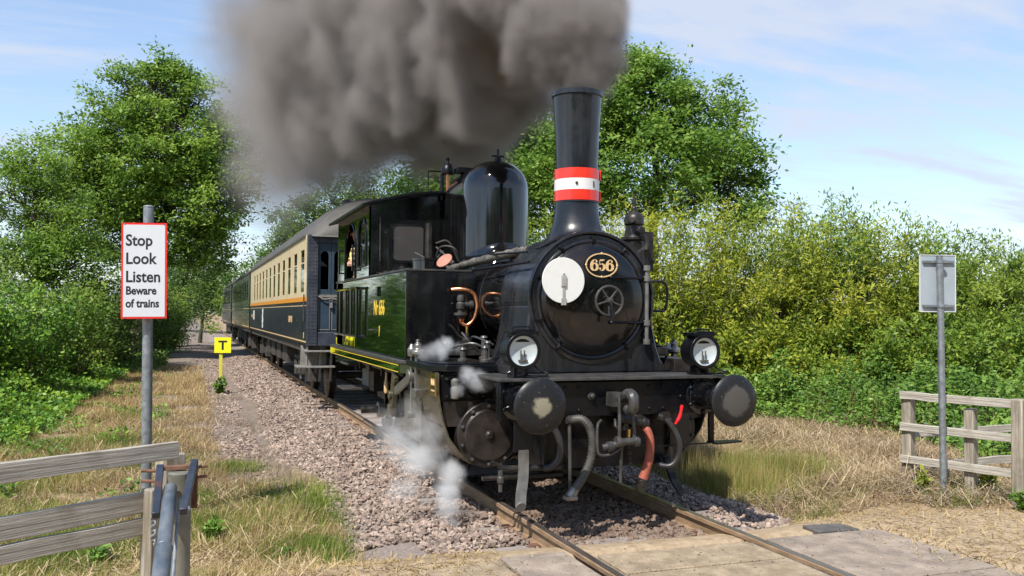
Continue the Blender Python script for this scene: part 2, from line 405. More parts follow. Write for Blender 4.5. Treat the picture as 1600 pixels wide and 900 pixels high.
    def sphere(s, c, r, n=12, sc=(1, 1, 1)):
        m = max(4, n // 2); c = Vector(c)
        vs = [c + Vector((0, 0, -r * sc[2]))]; fs = []
        for i in range(1, m):
            t = -math.pi / 2 + math.pi * i / m
            for k in range(n):
                q = 2 * math.pi * k / n
                vs.append(c + Vector((r * sc[0] * math.cos(t) * math.cos(q), r * sc[1] * math.cos(t) * math.sin(q), r * sc[2] * math.sin(t))))
        vs.append(c + Vector((0, 0, r * sc[2])))
        for k in range(n):
            k2 = (k + 1) % n
            fs.append((0, 1 + k2, 1 + k))
            for i in range(m - 2):
                fs.append((1 + i * n + k, 1 + i * n + k2, 1 + (i + 1) * n + k2, 1 + (i + 1) * n + k))
            fs.append((1 + (m - 2) * n + k, 1 + (m - 2) * n + k2, len(vs) - 1))
        return s.add(vs, fs)
def put(o, parent, org):
    COL.objects.link(o)
    if parent is not None:
        o.parent = parent
    ORG[o.name] = org
def build(name, mb, m, parent=None, bevel=0.0, label=None, stuff=False, at=None, sharp=35, bseg=2):
    """ONE mesh object from collected shapes given in world coordinates"""
    me = bpy.data.meshes.new(name)
    org = Vector(at) if at is not None else (ORG[parent.name] if parent is not None else Vector((0, 0, 0)))
    me.from_pydata([tuple(Vector(v) - org) for v in mb.v], [], mb.f)
    bm = bmesh.new(); bm.from_mesh(me)
    bmesh.ops.recalc_face_normals(bm, faces=bm.faces)
    bm.to_mesh(me); bm.free()
    for p in me.polygons:
        p.use_smooth = True
    me.set_sharp_from_angle(angle=R(sharp))
    me.materials.append(m)
    o = bpy.data.objects.new(name, me)
    put(o, parent, org)
    if at is not None:
        o.location = org if parent is None else org - ORG[parent.name]
    if bevel:
        b = o.modifiers.new("bevel", 'BEVEL'); b.width = bevel; b.segments = bseg; b.limit_method = 'ANGLE'; b.angle_limit = R(40)
        b.harden_normals = False
    if label:
        o["label"] = label
    if stuff:
        o["kind"] = "stuff"
    return o
def empty(name, loc, label, cat, group=None, kind=None):
    o = bpy.data.objects.new(name, None)
    o.empty_display_size = .2
    o.location = loc
    put(o, None, Vector(loc))
    tag(o, label, cat, group, kind)
    return o
def tag(o, label=None, cat=None, group=None, kind=None):
    if label: o["label"] = label
    if cat: o["category"] = cat
    if group: o["group"] = group
    if kind: o["kind"] = kind
    return o
def clone(src, parent, loc):
    c = src.copy(); COL.objects.link(c); c.parent = parent; c.location = loc
    ORG[c.name] = ORG[src.name]
    return c
def fast_mesh(name, verts, k, m, parent=None, stuff=False, at=(0, 0, 0), smooth=False):
    """mesh of separate k-gons from a numpy array (n*k, 3)"""
    verts = np.asarray(verts, np.float32) - np.asarray(at, np.float32)
    nv = len(verts); nf = nv // k
    me = bpy.data.meshes.new(name)
    me.vertices.add(nv); me.vertices.foreach_set("co", verts.ravel())
    me.loops.add(nv); me.loops.foreach_set("vertex_index", np.arange(nv, dtype=np.int32))
    me.polygons.add(nf); me.polygons.foreach_set("loop_start", np.arange(0, nv, k, dtype=np.int32))
    me.polygons.foreach_set("use_smooth", np.zeros(nf, dtype=bool) if not smooth else np.ones(nf, dtype=bool))
    me.update(calc_edges=True)
    me.materials.append(m)
    o = bpy.data.objects.new(name, me)
    org = Vector(at)
    put(o, parent, org)
    o.location = org if parent is None else org - ORG[parent.name]
    if stuff:
        o["kind"] = "stuff"
    return o
def text(name, body, size, loc, xd, yd, m, parent, bold=0.0, xs=1.0, align='LEFT', ext=.001, label=None):
    cu = bpy.data.curves.new(name, 'FONT')
    cu.body = body; cu.size = size; cu.offset = bold; cu.extrude = ext; cu.align_x = align; cu.resolution_u = 4
    t = bpy.data.objects.new(name, cu); COL.objects.link(t)
    dg = bpy.context.evaluated_depsgraph_get()
    me = bpy.data.meshes.new_from_object(t.evaluated_get(dg))
    bpy.data.objects.remove(t)
    xd, yd = Vector(xd).normalized(), Vector(yd).normalized(); zd = xd.cross(yd)
    org = ORG[parent.name]; loc = Vector(loc)
    for v in me.vertices:
        v.co = loc + xd * v.co.x * xs + yd * v.co.y + zd * v.co.z - org
    me.materials.clear(); me.materials.append(m)
    o = bpy.data.objects.new(name, me)
    put(o, parent, org)
    if label: o["label"] = label
    return o
def arc(cx, cz, r, a0, a1, n):
    return [(cx + r * math.cos(R(a0 + (a1 - a0) * i / n)), cz + r * math.sin(R(a0 + (a1 - a0) * i / n))) for i in range(n + 1)]
def bez(p, n=12):
    """smooth curve through the points (Catmull-Rom)"""
    p = [Vector(q) for q in p]; q = [p[0] * 2 - p[1]] + p + [p[-1] * 2 - p[-2]]; out = []
    for i in range(1, len(q) - 2):
        for k in range(n):
            t = k / n
            out.append(.5 * ((2 * q[i]) + (q[i + 1] - q[i - 1]) * t + (2 * q[i - 1] - 5 * q[i] + 4 * q[i + 1] - q[i + 2]) * t * t + (3 * q[i] - q[i - 1] - 3 * q[i + 1] + q[i + 2]) * t ** 3))
    out.append(p[-1])
    return out
# ================================================================== the locomotive
LOCO = empty("steam_locomotive", (0, 3.9, 0), "black and dark green steam tank locomotive with red and white banded chimney", "locomotive")
def bolts(mb, pts, axis, r=.016, h=.02):
    for p in pts:
        mb.lathe([(r, 0), (r, h * .6), (r * .55, h)], p, axis, 6)
    return mb
# ---- frames and running boards
mb = MB()
for x in (-.62, .62):
    mb.bx(x - .015, x + .015, .6, 7.9, .42, 1.18)
for y in (.75, 2.6, 4.6, 6.4, 7.85):
    mb.bx(-.6, .6, y, y + .03, .5, 1.15)
mb.bx(-.6, .6, 3.9, 5.6, .35, .95)
mb.bx(-1.0, 1.0, 7.9, 7.95, .85, 1.2)
build("frame", mb, M['oily'], LOCO)
mb = MB().bx(-1.09, 1.11, .47, 1.95, 1.205, 1.232)
build("front_footplate", mb, M['greypaint'], LOCO, .004)
for sx in (-1, 1):
    mb = MB().prism([(sx * .86, 1.20), (sx * 1.35, 1.20), (sx * 1.47, 1.38), (sx * 1.47, 2.3), (sx * .86, 2.3)], 'XY', 1.245, 1.31)
    mb.prism([(sx * .86, 1.25), (sx * 1.33, 1.25), (sx * 1.44, 1.41), (sx * 1.44, 2.2), (sx * .86, 2.2)], 'XY', 1.31, 1.325)
    build("cylinder_platform", mb, M['satin'], LOCO, .008)
for sx in (-1, 1):
    y0 = 2.78
    mb = MB().prism([(sx * .64, y0 - .35), (sx * 1.02, y0 - .35), (sx * 1.44, y0), (sx * 1.44, 7.75), (sx * .64, 7.75)], 'XY', 1.235, 1.275)
    build("running_board", mb, M['greypaint'], LOCO, .006)
    mb = MB().bx(sx * 1.40, sx * 1.43, y0 + .02, 7.75, 1.135, 1.235)
    mb.bar((sx * 1.03, y0 - .33, 1.185), (sx * 1.415, y0 + .02, 1.185), .03, .1)
    v = build("valance", mb, M['green'], LOCO, .003)
    mb = MB().bx(sx * 1.43, sx * 1.432, y0 + .05, 7.72, 1.143, 1.151)
    mb.bx(sx * 1.43, sx * 1.432, y0 + .05, 7.72, 1.215, 1.223)
    build("lining", mb, M['yellowpaint'], v)
# ---- buffer beam
mb = MB().bx(-1.08, 1.10, .55, .59, .885, 1.19)
mb.bx(-1.08, 1.10, .59, .64, 1.15, 1.19).bx(-1.08, 1.10, .59, .64, .885, .925)
beam = build("buffer_beam", mb, M['satin'], LOCO, .006)
mb = MB()
for x in (-1.02, -.68, .68, 1.04):
    for z in (.93, 1.04, 1.15):
        mb.lathe([(.019, 0), (.017, .010), (.008, .017)], (x, .55, z), (0, -1, 0), 8)
for x in (-.46, -.33, .36, .50):
    for z in (.94, 1.14):
        mb.lathe([(.017, 0), (.015, .010), (.007, .016)], (x, .55, z), (0, -1, 0), 8)
build("rivets", mb, M['satin'], beam, stuff=True)
for x in (-.215, .125):
    mb = MB().lathe([(.038, 0), (.036, .014), (.028, .018)], (x, .55, 1.065), (0, -1, 0), 18)
    mb.lathe([(.024, .015), (.024, .045), (.014, .052)], (x, .55, 1.065), (0, -1, 0), 6)
    build("nut", mb, M['greypaint'], beam, .002)
for x in (-1.06, 1.08):
    build("gusset", MB().bx(x - .015, x + .015, .50, .62, .87, 1.2), M['satin'], beam, .004)
# ---- buffers
def buffer(x, stain, rstain, seed):
    b = empty("buffer", (0, 0, 0), None, None)
    b.parent = LOCO; b.location = (0, 0, 0); ORG[b.name] = ORG[LOCO.name]
    mb = MB().lathe([(.17, 0), (.17, .03), (.135, .035), (.12, .10), (.112, .30), (.118, .31), (.118, .345), (.09, .35)], (x, .55, 1.045), (0, -1, 0), 28)
    build("housing", mb, M['gloss'], b, .003)
    mb = MB().cyl((x, .25, 1.045), (x, .05, 1.045), .065, n=18)
    build("plunger", mb, M['oily'], b)
    mb = MB()
    for k in range(6):
        a = R(30 + 60 * k)
        mb.lathe([(.02, 0), (.02, .014), (.011, .022)], (x + .15 * math.cos(a), .515, 1.045 + .15 * math.sin(a)), (0, -1, 0), 6)
    build("bolts", mb, M['satin'], b, stuff=True)
    # head: shallow dome with a scuffed, greased patch in the middle
    m = bpy.data.materials.new("scuffed_buffer_face"); m.use_nodes = True
    nt = m.node_tree; N, L = nt.nodes, nt.links; bs = N["Principled BSDF"]
    tc = N.new("ShaderNodeTexCoord"); sp = N.new("ShaderNodeVectorMath"); sp.operation = 'SUBTRACT'
    L.new(tc.outputs["Object"], sp.inputs[0]); sp.inputs[1].default_value = (x, -3.9, 1.045)
    sc = N.new("ShaderNodeVectorMath"); sc.operation = 'MULTIPLY'; sc.inputs[1].default_value = (1, 0, 1)
    L.new(sp.outputs[0], sc.inputs[0])
    ln = N.new("ShaderNodeVectorMath"); ln.operation = 'LENGTH'; L.new(sc.outputs[0], ln.inputs[0])
    ns = N.new("ShaderNodeTexNoise"); ns.inputs["Scale"].default_value = 17; ns.inputs["Detail"].default_value = 7; L.new(tc.outputs["Object"], ns.inputs[0])
    ma = N.new("ShaderNodeMath"); ma.operation = 'MULTIPLY_ADD'; ma.inputs[1].default_value = .07
    L.new(ns.outputs[0], ma.inputs[0]); L.new(ln.outputs["Value"], ma.inputs[2])
    rp = _ramp(N, [(rstain + .035, stain), (rstain + .06, (.017, .017, .018)), (.24, (.011, .0115, .013)), (.285, (.024, .024, .025))])
    L.new(ma.outputs[0], rp.inputs[0])
    n2 = N.new("ShaderNodeTexNoise"); n2.inputs["Scale"].default_value = 55; n2.inputs["Detail"].default_value = 3; L.new(tc.outputs["Object"], n2.inputs[0])
    mr = N.new("ShaderNodeMapRange"); mr.inputs[1].default_value = .66; mr.inputs[2].default_value = .72; L.new(n2.outputs[0], mr.inputs[0])
    mx = N.new("ShaderNodeMix"); mx.data_type = 'RGBA'; mx.inputs[7].default_value = (.12, .10, .06, 1)
    L.new(mr.outputs[0], mx.inputs[0]); L.new(rp.outputs[0], mx.inputs[6])
    L.new(mx.outputs[2], bs.inputs["Base Color"]); bs.inputs["Roughness"].default_value = .38; bs.inputs["Specular IOR Level"].default_value = .3
    mb = MB().lathe([(.06, .05), (.20, .035), (.222, .026), (.226, .015), (.222, .006), (.17, -.012), (.09, -.026), (.03, -.031), (.001, -.0315)], (x, 0, 1.045), (0, 1, 0), 48)
    build("buffer_head", mb, m, b, sharp=50)
buffer(-.905, (.25, .23, .165), .062, 1)
buffer(.895, (.075, .071, .064), .115, 2)
for o in LOCO.children:
    if o.type == 'EMPTY':
        o.pop("label", None)
# ---- coupling
cp = MB().prism([(-.075, .98), (.005, .98), (.03, 1.03), (.03, 1.10), (-.075, 1.10)], 'XZ', .40, .54)
cp.tube(bez([(0, .5, 1.05), (0, .36, 1.06), (0, .25, 1.10), (0, .17, 1.08), (0, .16, 1.0), (0, .22, .955), (0, .28, .975)], 5), [.045] * 8 + [.05] * 8 + [.045] * 8 + [.04] * 7, 10)
hook = build("draw_hook", cp, M['greypaint'], LOCO, .004)
mb = MB()
for x in (-.055, .075):
    mb.tube([(x * .8, .34, 1.07), (x, .31, .86), (x * 1.15, .30, .70)], .0155, 8)
mb.cyl((-.09, .30, .69), (.115, .30, .69), .032, n=12)
for x in (-.075, .10):
    mb.lathe([(.048, -.02), (.048, .02)], (x, .30, .69), (1, 0, 0), 14)
build("coupling_link", mb, M['greypaint'], hook, .002)
mb = MB().cyl((-.20, .34, .64), (-.02, .30, .68), .03, n=12).tube(bez([(-.17, .44, .86), (-.23, .38, .82), (-.24, .36, .66), (-.22, .35, .58), (-.12, .33, .585), (-.03, .32, .64)], 5), .013, 8)
mb.lathe([(.045, 0), (.045, .05), (.02, .06)], (-.16, .33, .645), (1, .0, .1), 14)
mb.cyl((-.02, .34, .66), (-.02, .36, .33), .014, n=8)
build("coupling_screw", mb, M['greypaint'], hook)
# ---- hoses, pipes, guard irons under the beam
pts = bez([(-.42, .52, .865), (-.34, .46, .87), (-.28, .43, .80), (-.255, .42, .66), (-.28, .43, .50), (-.35, .44, .36), (-.42, .44, .27)], 10)
build("corrugated_hose", MB().tube(pts, [.033 + .009 * (i % 2) for i in range(len(pts))], 14), M['greyhose'], LOCO, sharp=80)
build("hose_coupling", MB().cyl((-.41, .44, .29), (-.455, .44, .215), .042, .05, 14).box((-.46, .43, .215), (.10, .10, .035)), M['steel'], LOCO, .004)
build("hose_hanger", MB().tube([(-.43, .53, .90), (-.43, .52, .75), (-.43, .50, .28)], .016, 8).cyl((-.46, .52, .86), (-.40, .52, .86), .03, n=10), M['greypaint'], LOCO)
pts = bez([(.245, .50, .80), (.285, .45, .76), (.30, .42, .66), (.285, .41, .52), (.25, .41, .41), (.225, .41, .34)], 8)
build("red_brake_hose", MB().tube(pts, [.034 + .010 * (i / len(pts)) for i in range(len(pts))], 14), M['redhose'], LOCO, label="faded red rubber brake hose")
build("hose_end", MB().cyl((.215, .41, .33), (.205, .40, .27), .05, .036, 12).box((.20, .40, .27), (.09, .06, .06)), M['oily'], LOCO, .004)
mb = MB().cyl((.02, .50, .875), (.30, .47, .81), .042, .048, 14).cyl((.10, .50, .87), (.10, .50, .76), .035, n=12).lathe([(.06, 0), (.06, .03)], (.24, .48, .825), (1, -.1, -.25), 14)
mb.lathe([(.062, 0), (.062, .03)], (.15, .49, .845), (1, -.1, -.25), 14).tube([(.0, .5, .86), (-.02, .46, .80), (.02, .44, .76)], .018, 8).box((.20, .47, .87), (.08, .05, .05))
build("brake_pipe_cock", mb, M['oily'], LOCO, .003)
build("brass_cock", MB().cyl((.115, .48, .77), (.115, .48, .70), .024, .018, 10), M['brass'], LOCO)
mb = MB()
for i in range(7):
    mb.torus((.12 + .005 * i, .48, .66 - .05 * i), (1, .2, 0) if i % 2 else (0, 1, .1), .014, .0035, 8, 4)
build("chain", mb, M['greypaint'], LOCO, stuff=True)
mb = MB().tube(bez([(.46, .52, .875), (.50, .49, .84), (.565, .45, .74), (.60, .43, .62), (.585, .44, .50), (.52, .46, .43), (.42, .52, .44)], 8), .026, 12)
build("air_hose", mb, M['rubber'], LOCO)
mb = MB().cyl((.44, .53, .865), (.545, .49, .83), .04, .034, 12).box((.50, .50, .88), (.07, .06, .06))
build("air_cock", mb, M['oily'], LOCO, .004)
build("red_lever", MB().tube(bez([(.585, .475, .80), (.60, .465, .83), (.625, .46, .88), (.645, .46, .97)], 5), [.012] * 5 + [.016] * 6 + [.014] * 5, 10), M['redhandle'], LOCO, label="bright red lever of the air cock")
mb = MB().tube(bez([(-.66, .56, .87), (-.60, .50, .82), (-.545, .47, .70), (-.545, .47, .56), (-.60, .49, .48), (-.67, .52, .46)], 8), .031, 12)
build("air_hose", mb, M['rubber'], LOCO)
mb = MB().tube(bez([(-.50, .53, .46), (-.7, .56, .46), (-1.0, .56, .47), (-1.05, .58, .5)], 6), .027, 10).tube([(-1.0, .55, .47), (-1.12, .57, .53)], .016, 8)
mb.cyl((-1.15, .74, .36), (-.4, .74, .36), .02, n=8)
build("drain_pipe", mb, M['oily'], LOCO)
build("drain_cock", MB().lathe([(.022, 0), (.022, .05), (.03, .06), (.03, .10), (.018, .11), (.018, .18)], (-1.055, .53, .46), (0, 0, -1), 12), M['greypaint'], LOCO)
mb = MB().bar((-.845, .56, .90), (-.845, .56, .60), .17, .03, (0, 1, 0))
build("guard_iron_bracket", mb, M['satin'], LOCO, .006)
g = bez([(-.85, .53, .62), (-.85, .53, .50), (-.865, .50, .38), (-.90, .45, .26), (-.915, .42, .17)], 7)
mb = MB()
for i in range(len(g) - 1):
    mb.bar(g[i], g[i + 1], .085, .03, (0, 1, 0))
mb.lathe([(.043, -.015), (.043, .015)], g[-1], (0, 1, .4), 16)
build("guard_iron", mb, M['dullsteel'], LOCO, 0, label="pale worn steel guard iron")
g = bez([(.56, .60, .50), (.57, .56, .40), (.60, .50, .27), (.66, .46, .17)], 7)
mb = MB()
for i in range(len(g) - 1):
    mb.bar(g[i], g[i + 1], .06, .035, (0, 1, 0))
build("guard_iron", mb, M['satin'], LOCO)
mb = MB().bx(-.64, .64, .66, .70, .42, .90)
mb.bx(-.62, .62, .72, 1.0, .48, .9)
build("front_frame_plate", mb, M['satin'], LOCO, .004)
# ---- cylinders
CX, CZ, CYF = .94, .665, 1.22
for sx in (-1, 1):
    prof = [(1.425, 1.24), (1.425, 1.08), (1.41, .97), (1.375, .80), (1.32, .65), (1.235, .52), (1.12, .41), (.98, .365), (.84, .375), (.70, .44)]
    prof = [(sx * x, z) for x, z in prof]
    inn = [(p[0] - sx * .014, p[1] + (.014 if i > 4 else 0)) for i, p in enumerate(prof)]
    mb = MB().prism(prof + inn[::-1], 'XZ', CYF, 1.92)
    build("cylinder_cladding", mb, M['olive'], LOCO, .002)
    mb = MB().bx(sx * 1.40, sx * .85, CYF + .07, 1.9, .97, 1.235)
    mb.bx(sx * 1.38, sx * .88, CYF + .045, CYF + .07, .99, 1.215)
    vc = build("valve_chest", mb, M['satin'], LOCO, .006)
    mb = MB()
    for x in (1.33, 1.22, 1.10, .98):
        for z in (1.02, 1.18):
            mb.lathe([(.017, 0), (.017, .012), (.009, .024)], (sx * x, CYF + .045, z), (0, -1, 0), 6)
    mb.cyl((sx * 1.08, CYF + .045, 1.10), (sx * 1.08, CYF - .02, 1.10), .07, .06, 18)
    build("bolts", mb, M['oily'], vc, stuff=True)
    cyl = MB().cyl((sx * CX, CYF + .03, CZ), (sx * CX, 1.92, CZ), .295, n=36)
    cyl.bx(sx * .64, sx * .95, CYF + .05, 1.9, .45, 1.15)
    cyl.bx(sx * 1.36, sx * .85, CYF + .06, 1.9, .74, .98)
    cy = build("cylinder", cyl, M['brownblack'], LOCO, .006)
    mb = MB().lathe([(.297, 0), (.297, .035), (.29, .042), (.240, .042), (.235, .047), (.235, .062), (.226, .068), (.08, .076), (.045, .078), (.040, .088), (.028, .10), (.001, .104)], (sx * CX, CYF + .03, CZ), (0, -1, 0), 44)
    cc = build("cylinder_cover", mb, M['brownblack'], cy, sharp=28)
    for k in range(10):
        a = R(18 + 36 * k)
        mb = MB().lathe([(.021, 0), (.021, .016), (.013, .018), (.013, .032), (.006, .038)], (sx * CX + .266 * math.cos(a), CYF - .012, CZ + .266 * math.sin(a)), (0, -1, 0), 6)
        build("bolt", mb, M['greypaint'], cc)
    mb = MB().bx(sx * 1.40, sx * .66, 1.92, 1.96, .42, 1.12)
    mb.lathe([(.26, 0), (.26, .04), (.1, .06), (.08, .12)], (sx * CX, 1.96, CZ), (0, 1, 0), 28)
    build("cylinder_rear_cover", mb, M['steel'], LOCO, .004)
    mb = MB().bx(sx * 1.03, sx * .86, 1.98, 2.95, CZ + .115, CZ + .165)
    build("slide_bar", mb, M['steel'], LOCO, .004)
    mb = MB().bx(sx * 1.03, sx * .86, 1.98, 2.95, CZ - .165, CZ - .115)
    build("slide_bar", mb, M['steel'], LOCO, .004)
    mb = MB().bx(sx * 1.06, sx * .84, 2.25, 2.57, CZ - .115, CZ + .115).cyl((sx * CX, 1.98, CZ), (sx * CX, 2.3, CZ), .035, n=14).cyl((sx * .82, 2.41, CZ), (sx * 1.14, 2.41, CZ), .06, n=18)
    build("crosshead", mb, M['steel'], LOCO, .006)
    mb = MB().bar((sx * 1.11, 2.41, CZ), (sx * 1.11, 4.45, .42), .05, .095).cyl((sx * 1.07, 4.45, .42), (sx * 1.15, 4.45, .42), .12, n=20)
    build("connecting_rod", mb, M['steel'], LOCO, .006)
    mb = MB().bar((sx * .98, 2.98, .42), (sx * .98, 5.92, .42), .045, .09)
    for y in (2.98, 4.45, 5.92):
        mb.cyl((sx * .94, y, .42), (sx * 1.03, y, .42), .11, n=20)
    build("coupling_rod", mb, M['steel'], LOCO, .006)
    mb = MB().bx(sx * 1.37, sx * 1.355, 1.98, 2.78, .52, .93)
    mb.bx(sx * 1.38, sx * 1.34, 1.98, 2.78, .91, .95).bx(sx * 1.38, sx * 1.34, 1.98, 2.78, .50, .53)
    build("guide_plate", mb, M['steel'], LOCO, .004)
    mb = MB().bar((sx * 1.43, 1.96, 1.40), (sx * 1.43, 1.96, 1.02), .055, .055, (0, 1, 0)).lathe([(.055, 0), (.075, .02), (.075, .05), (.04, .07), (.04, .11), (.02, .13), (.02, .16)], (sx * 1.43, 1.96, 1.36), (0, 0, 1), 14)
    mb.box((sx * 1.43, 1.92, 1.0), (.10, .16, .08))
    build("lubricator_pillar", mb, M['steel'], LOCO, .004)
    mb = MB().cyl((sx * 1.45, 2.13, .80), (sx * 1.45, 2.13, 1.38), .014, n=10).lathe([(.04, 0), (.045, .03), (.045, .07), (.03, .09), (.016, .12)], (sx * 1.45, 2.13, 1.35), (0, 0, 1), 14).cyl((sx * 1.41, 2.13, .77), (sx * 1.49, 2.13, .77), .04, n=12)
    build("motion_rod", mb, M['steel'], LOCO)
    mb = MB().bar((sx * 1.44, 2.18, 1.14), (sx * 1.43, 2.95, .93), .03, .09, (0, 0, 1)).cyl((sx * 1.40, 2.18, 1.14), (sx * 1.48, 2.18, 1.14), .075, n=18)
    build("radius_rod", mb, M['steel'], LOCO, .004)
    mb = MB().bar((sx * 1.42, 3.02, 1.10), (sx * 1.42, 3.15, .66), .05, .15, (0, 1, 0)).cyl((sx * 1.38, 3.08, .88), (sx * 1.48, 3.08, .88), .05, n=14).box((sx * 1.43, 3.12, .72), (.08, .14, .11))
    build("expansion_link", mb, M['olive'], LOCO, .006)
# maker's plate on the left cladding, relief valve in the steam
mb = MB().bx(-1.428, -1.438, 1.245, 1.43, 1.03, 1.225)
pl = build("maker_plate", mb, M['gloss'], LOCO)
mb = MB()
for (y0, y1, z0, z1) in ((1.245, 1.43, 1.213, 1.225), (1.245, 1.43, 1.03, 1.042), (1.245, 1.262, 1.042, 1.213), (1.415, 1.43, 1.042, 1.213)):
    mb.bx(-1.438, -1.443, y0, y1, z0, z1)
mb.bx(-1.430, -1.444, 1.238, 1.247, 1.025, 1.23)
build("plate_border", mb, M['brass'], pl)
mb = MB()
for i in range(4):
    y = 1.395 - .034 * i
    mb.tube([(-1.440, y, 1.175), (-1.440, y - .010, 1.12), (-1.440, y - .020, 1.18 - .02 * (i % 2)), (-1.440, y - .024, 1.125)], .004, 5)
    mb.bx(-1.438, -1.441, y - .022, y, 1.065, 1.08)
build("worn_lettering", mb, M['gold'], pl, stuff=True)
mb = MB().lathe([(.02, 0), (.038, .01), (.042, .05), (.042, .10), (.034, .12), (.04, .13), (.04, .17), (.02, .19)], (-1.265, 1.20, 1.0), (0, 0, 1), 16).cyl((-1.265, 1.27, 1.09), (-1.265, 1.20, 1.09), .02, n=8)
build("relief_valve", mb, M['dullsteel'], LOCO)
# ---- wheels
for y in (2.98, 4.45, 5.92):
    for sx in (-1, 1):
        c = Vector((sx * .76, y, .55))
        mb = MB().lathe([(.47, -.065), (.545, -.065), (.55, .03), (.58, .045), (.58, .068), (.47, .068)], c, (-sx, 0, 0), 40, False)
        w = build("wheel", mb, M['oily'], LOCO)
        mb = MB()
        for k in range(12):
            a = 2 * math.pi * k / 12
            mb.bar(c + Vector((0, .1 * math.cos(a), .1 * math.sin(a))), c + Vector((0, .48 * math.cos(a), .48 * math.sin(a))), .05, .045, (1, 0, 0))
        mb.lathe([(.12, -.09), (.12, .07)], c, (-sx, 0, 0), 20)
        mb.cyl(c + Vector((sx * .06, 0, -.13)), c + Vector((sx * .5, 0, -.13)), .05, n=14)
        build("spokes", mb, M['oily'], w)
    build("axle", MB().cyl((-.7, y, .55), (.7, y, .55), .075, n=14), M['oily'], LOCO)
# ---- smokebox, saddle, boiler
RS = .63; ZB = 1.92
right = [(.86, 1.235), (.80, 1.27), (.73, 1.35), (.68, 1.48), (.645, 1.66), (RS, ZB)]
sad = right[:-1] + [(RS, 1.86), (-RS, 1.86)] + [(-x, z) for x, z in right[:-1]][::-1]
build("saddle", MB().prism(sad, 'XZ', 1.0, 1.80), M['smokebox'], LOCO, .02, sharp=50)
mb = MB().lathe([(RS - .03, 0), (RS, .02), (RS, .80), (RS - .01, .81)], (0, 1.0, ZB), (0, 1, 0), 64)
build("smokebox", mb, M['smokebox'], LOCO)
mb = MB().tube([(RS * math.cos(R(a)), .995, ZB + RS * math.sin(R(a))) for a in range(-32, 214, 6)], .018, 8)
build("front_beading", mb, M['smokebox'], LOCO)
mb = MB().torus((0, .99, ZB), (0, 1, 0), .545, .022, 64, 8)
mb.lathe([(.60, 0), (.60, .012), (.54, .014)], (0, 1.0, ZB), (0, -1, 0), 64)
build("door_ring", mb, M['smokebox'], LOCO)
prof = [(.525, 0), (.525, .018), (.51, .030)] + [(.51 * math.sin(R(a)), .028 + .085 * (math.cos(R(a)))) for a in range(80, 0, -8)] + [(.001, .113)]
dr = build("smokebox_door", MB().lathe(prof, (0, .985, ZB), (0, -1, 0), 64), M['door'], LOCO, sharp=40)
def doory(x, z):
    r = min(.51, math.hypot(x, z - ZB)); return .985 - (.028 + .085 * math.sqrt(max(0, 1 - (r / .51) ** 2)))
# hinge post with its two straps
mb = MB().cyl((.545, .945, 1.52), (.545, .945, 2.22), .018, n=14)
for z in (1.5, 1.68, 2.10, 2.2):
    mb.cyl((.545, .945, z), (.545, .945, z + .05), .032, n=14)
build("hinge_post", mb, M['dullsteel'], LOCO, label="bright hinge post at the edge of the smokebox door")
mb = MB()
for z in (1.705, 2.125):
    mb.tube([(x, doory(x, z) - .012, z) for x in (.13, .2, .28, .36, .44, .5)] + [(.545, .945, z)], .011, 8)
    mb.sphere((.13, doory(.13, z) - .012, z), .018, 10)
build("hinge_strap", mb, M['satin'], dr)
for a in (20, 55, 90, 125, 160, 200, 232, 308):
    c = Vector((.565 * math.cos(R(a)), .975, ZB + .565 * math.sin(R(a))))
    d = Vector((math.cos(R(a)), 0, math.sin(R(a))))
    build("door_clip", MB().bar(c - d * .035, c + d * .03, .035, .03, (0, 1, 0)).cyl(c, c + Vector((0, -.03, 0)), .014, n=8), M['satin'], LOCO, .003)
# hand wheel
hc = Vector((.08, .80, 1.905)); hw = MB().torus(hc, (0, 1, 0), .135, .0125, 40, 8)
for k in range(5):
    a = R(-92 + 72 * k); hw.tube([hc + Vector((.02 * math.cos(a), 0, .02 * math.sin(a))), hc + Vector((.133 * math.cos(a), 0, .133 * math.sin(a)))], [.012, .008], 8)
hw.lathe([(.03, .02), (.034, -.02), (.02, -.045)], hc, (0, 1, 0), 14)
build("hand_wheel", hw, M['greypaint'], dr)
mb = MB().cyl(hc, hc + Vector((0, .12, 0)), .02, n=10).tube([hc + Vector((0, -.03, .0)), hc + Vector((.0, -.05, -.08)), hc + Vector((-.005, -.06, -.19))], [.018, .014, .011], 8).sphere(hc + Vector((-.005, -.06, -.20)), .019, 10)
build("locking_handle", mb, M['satin'], dr)
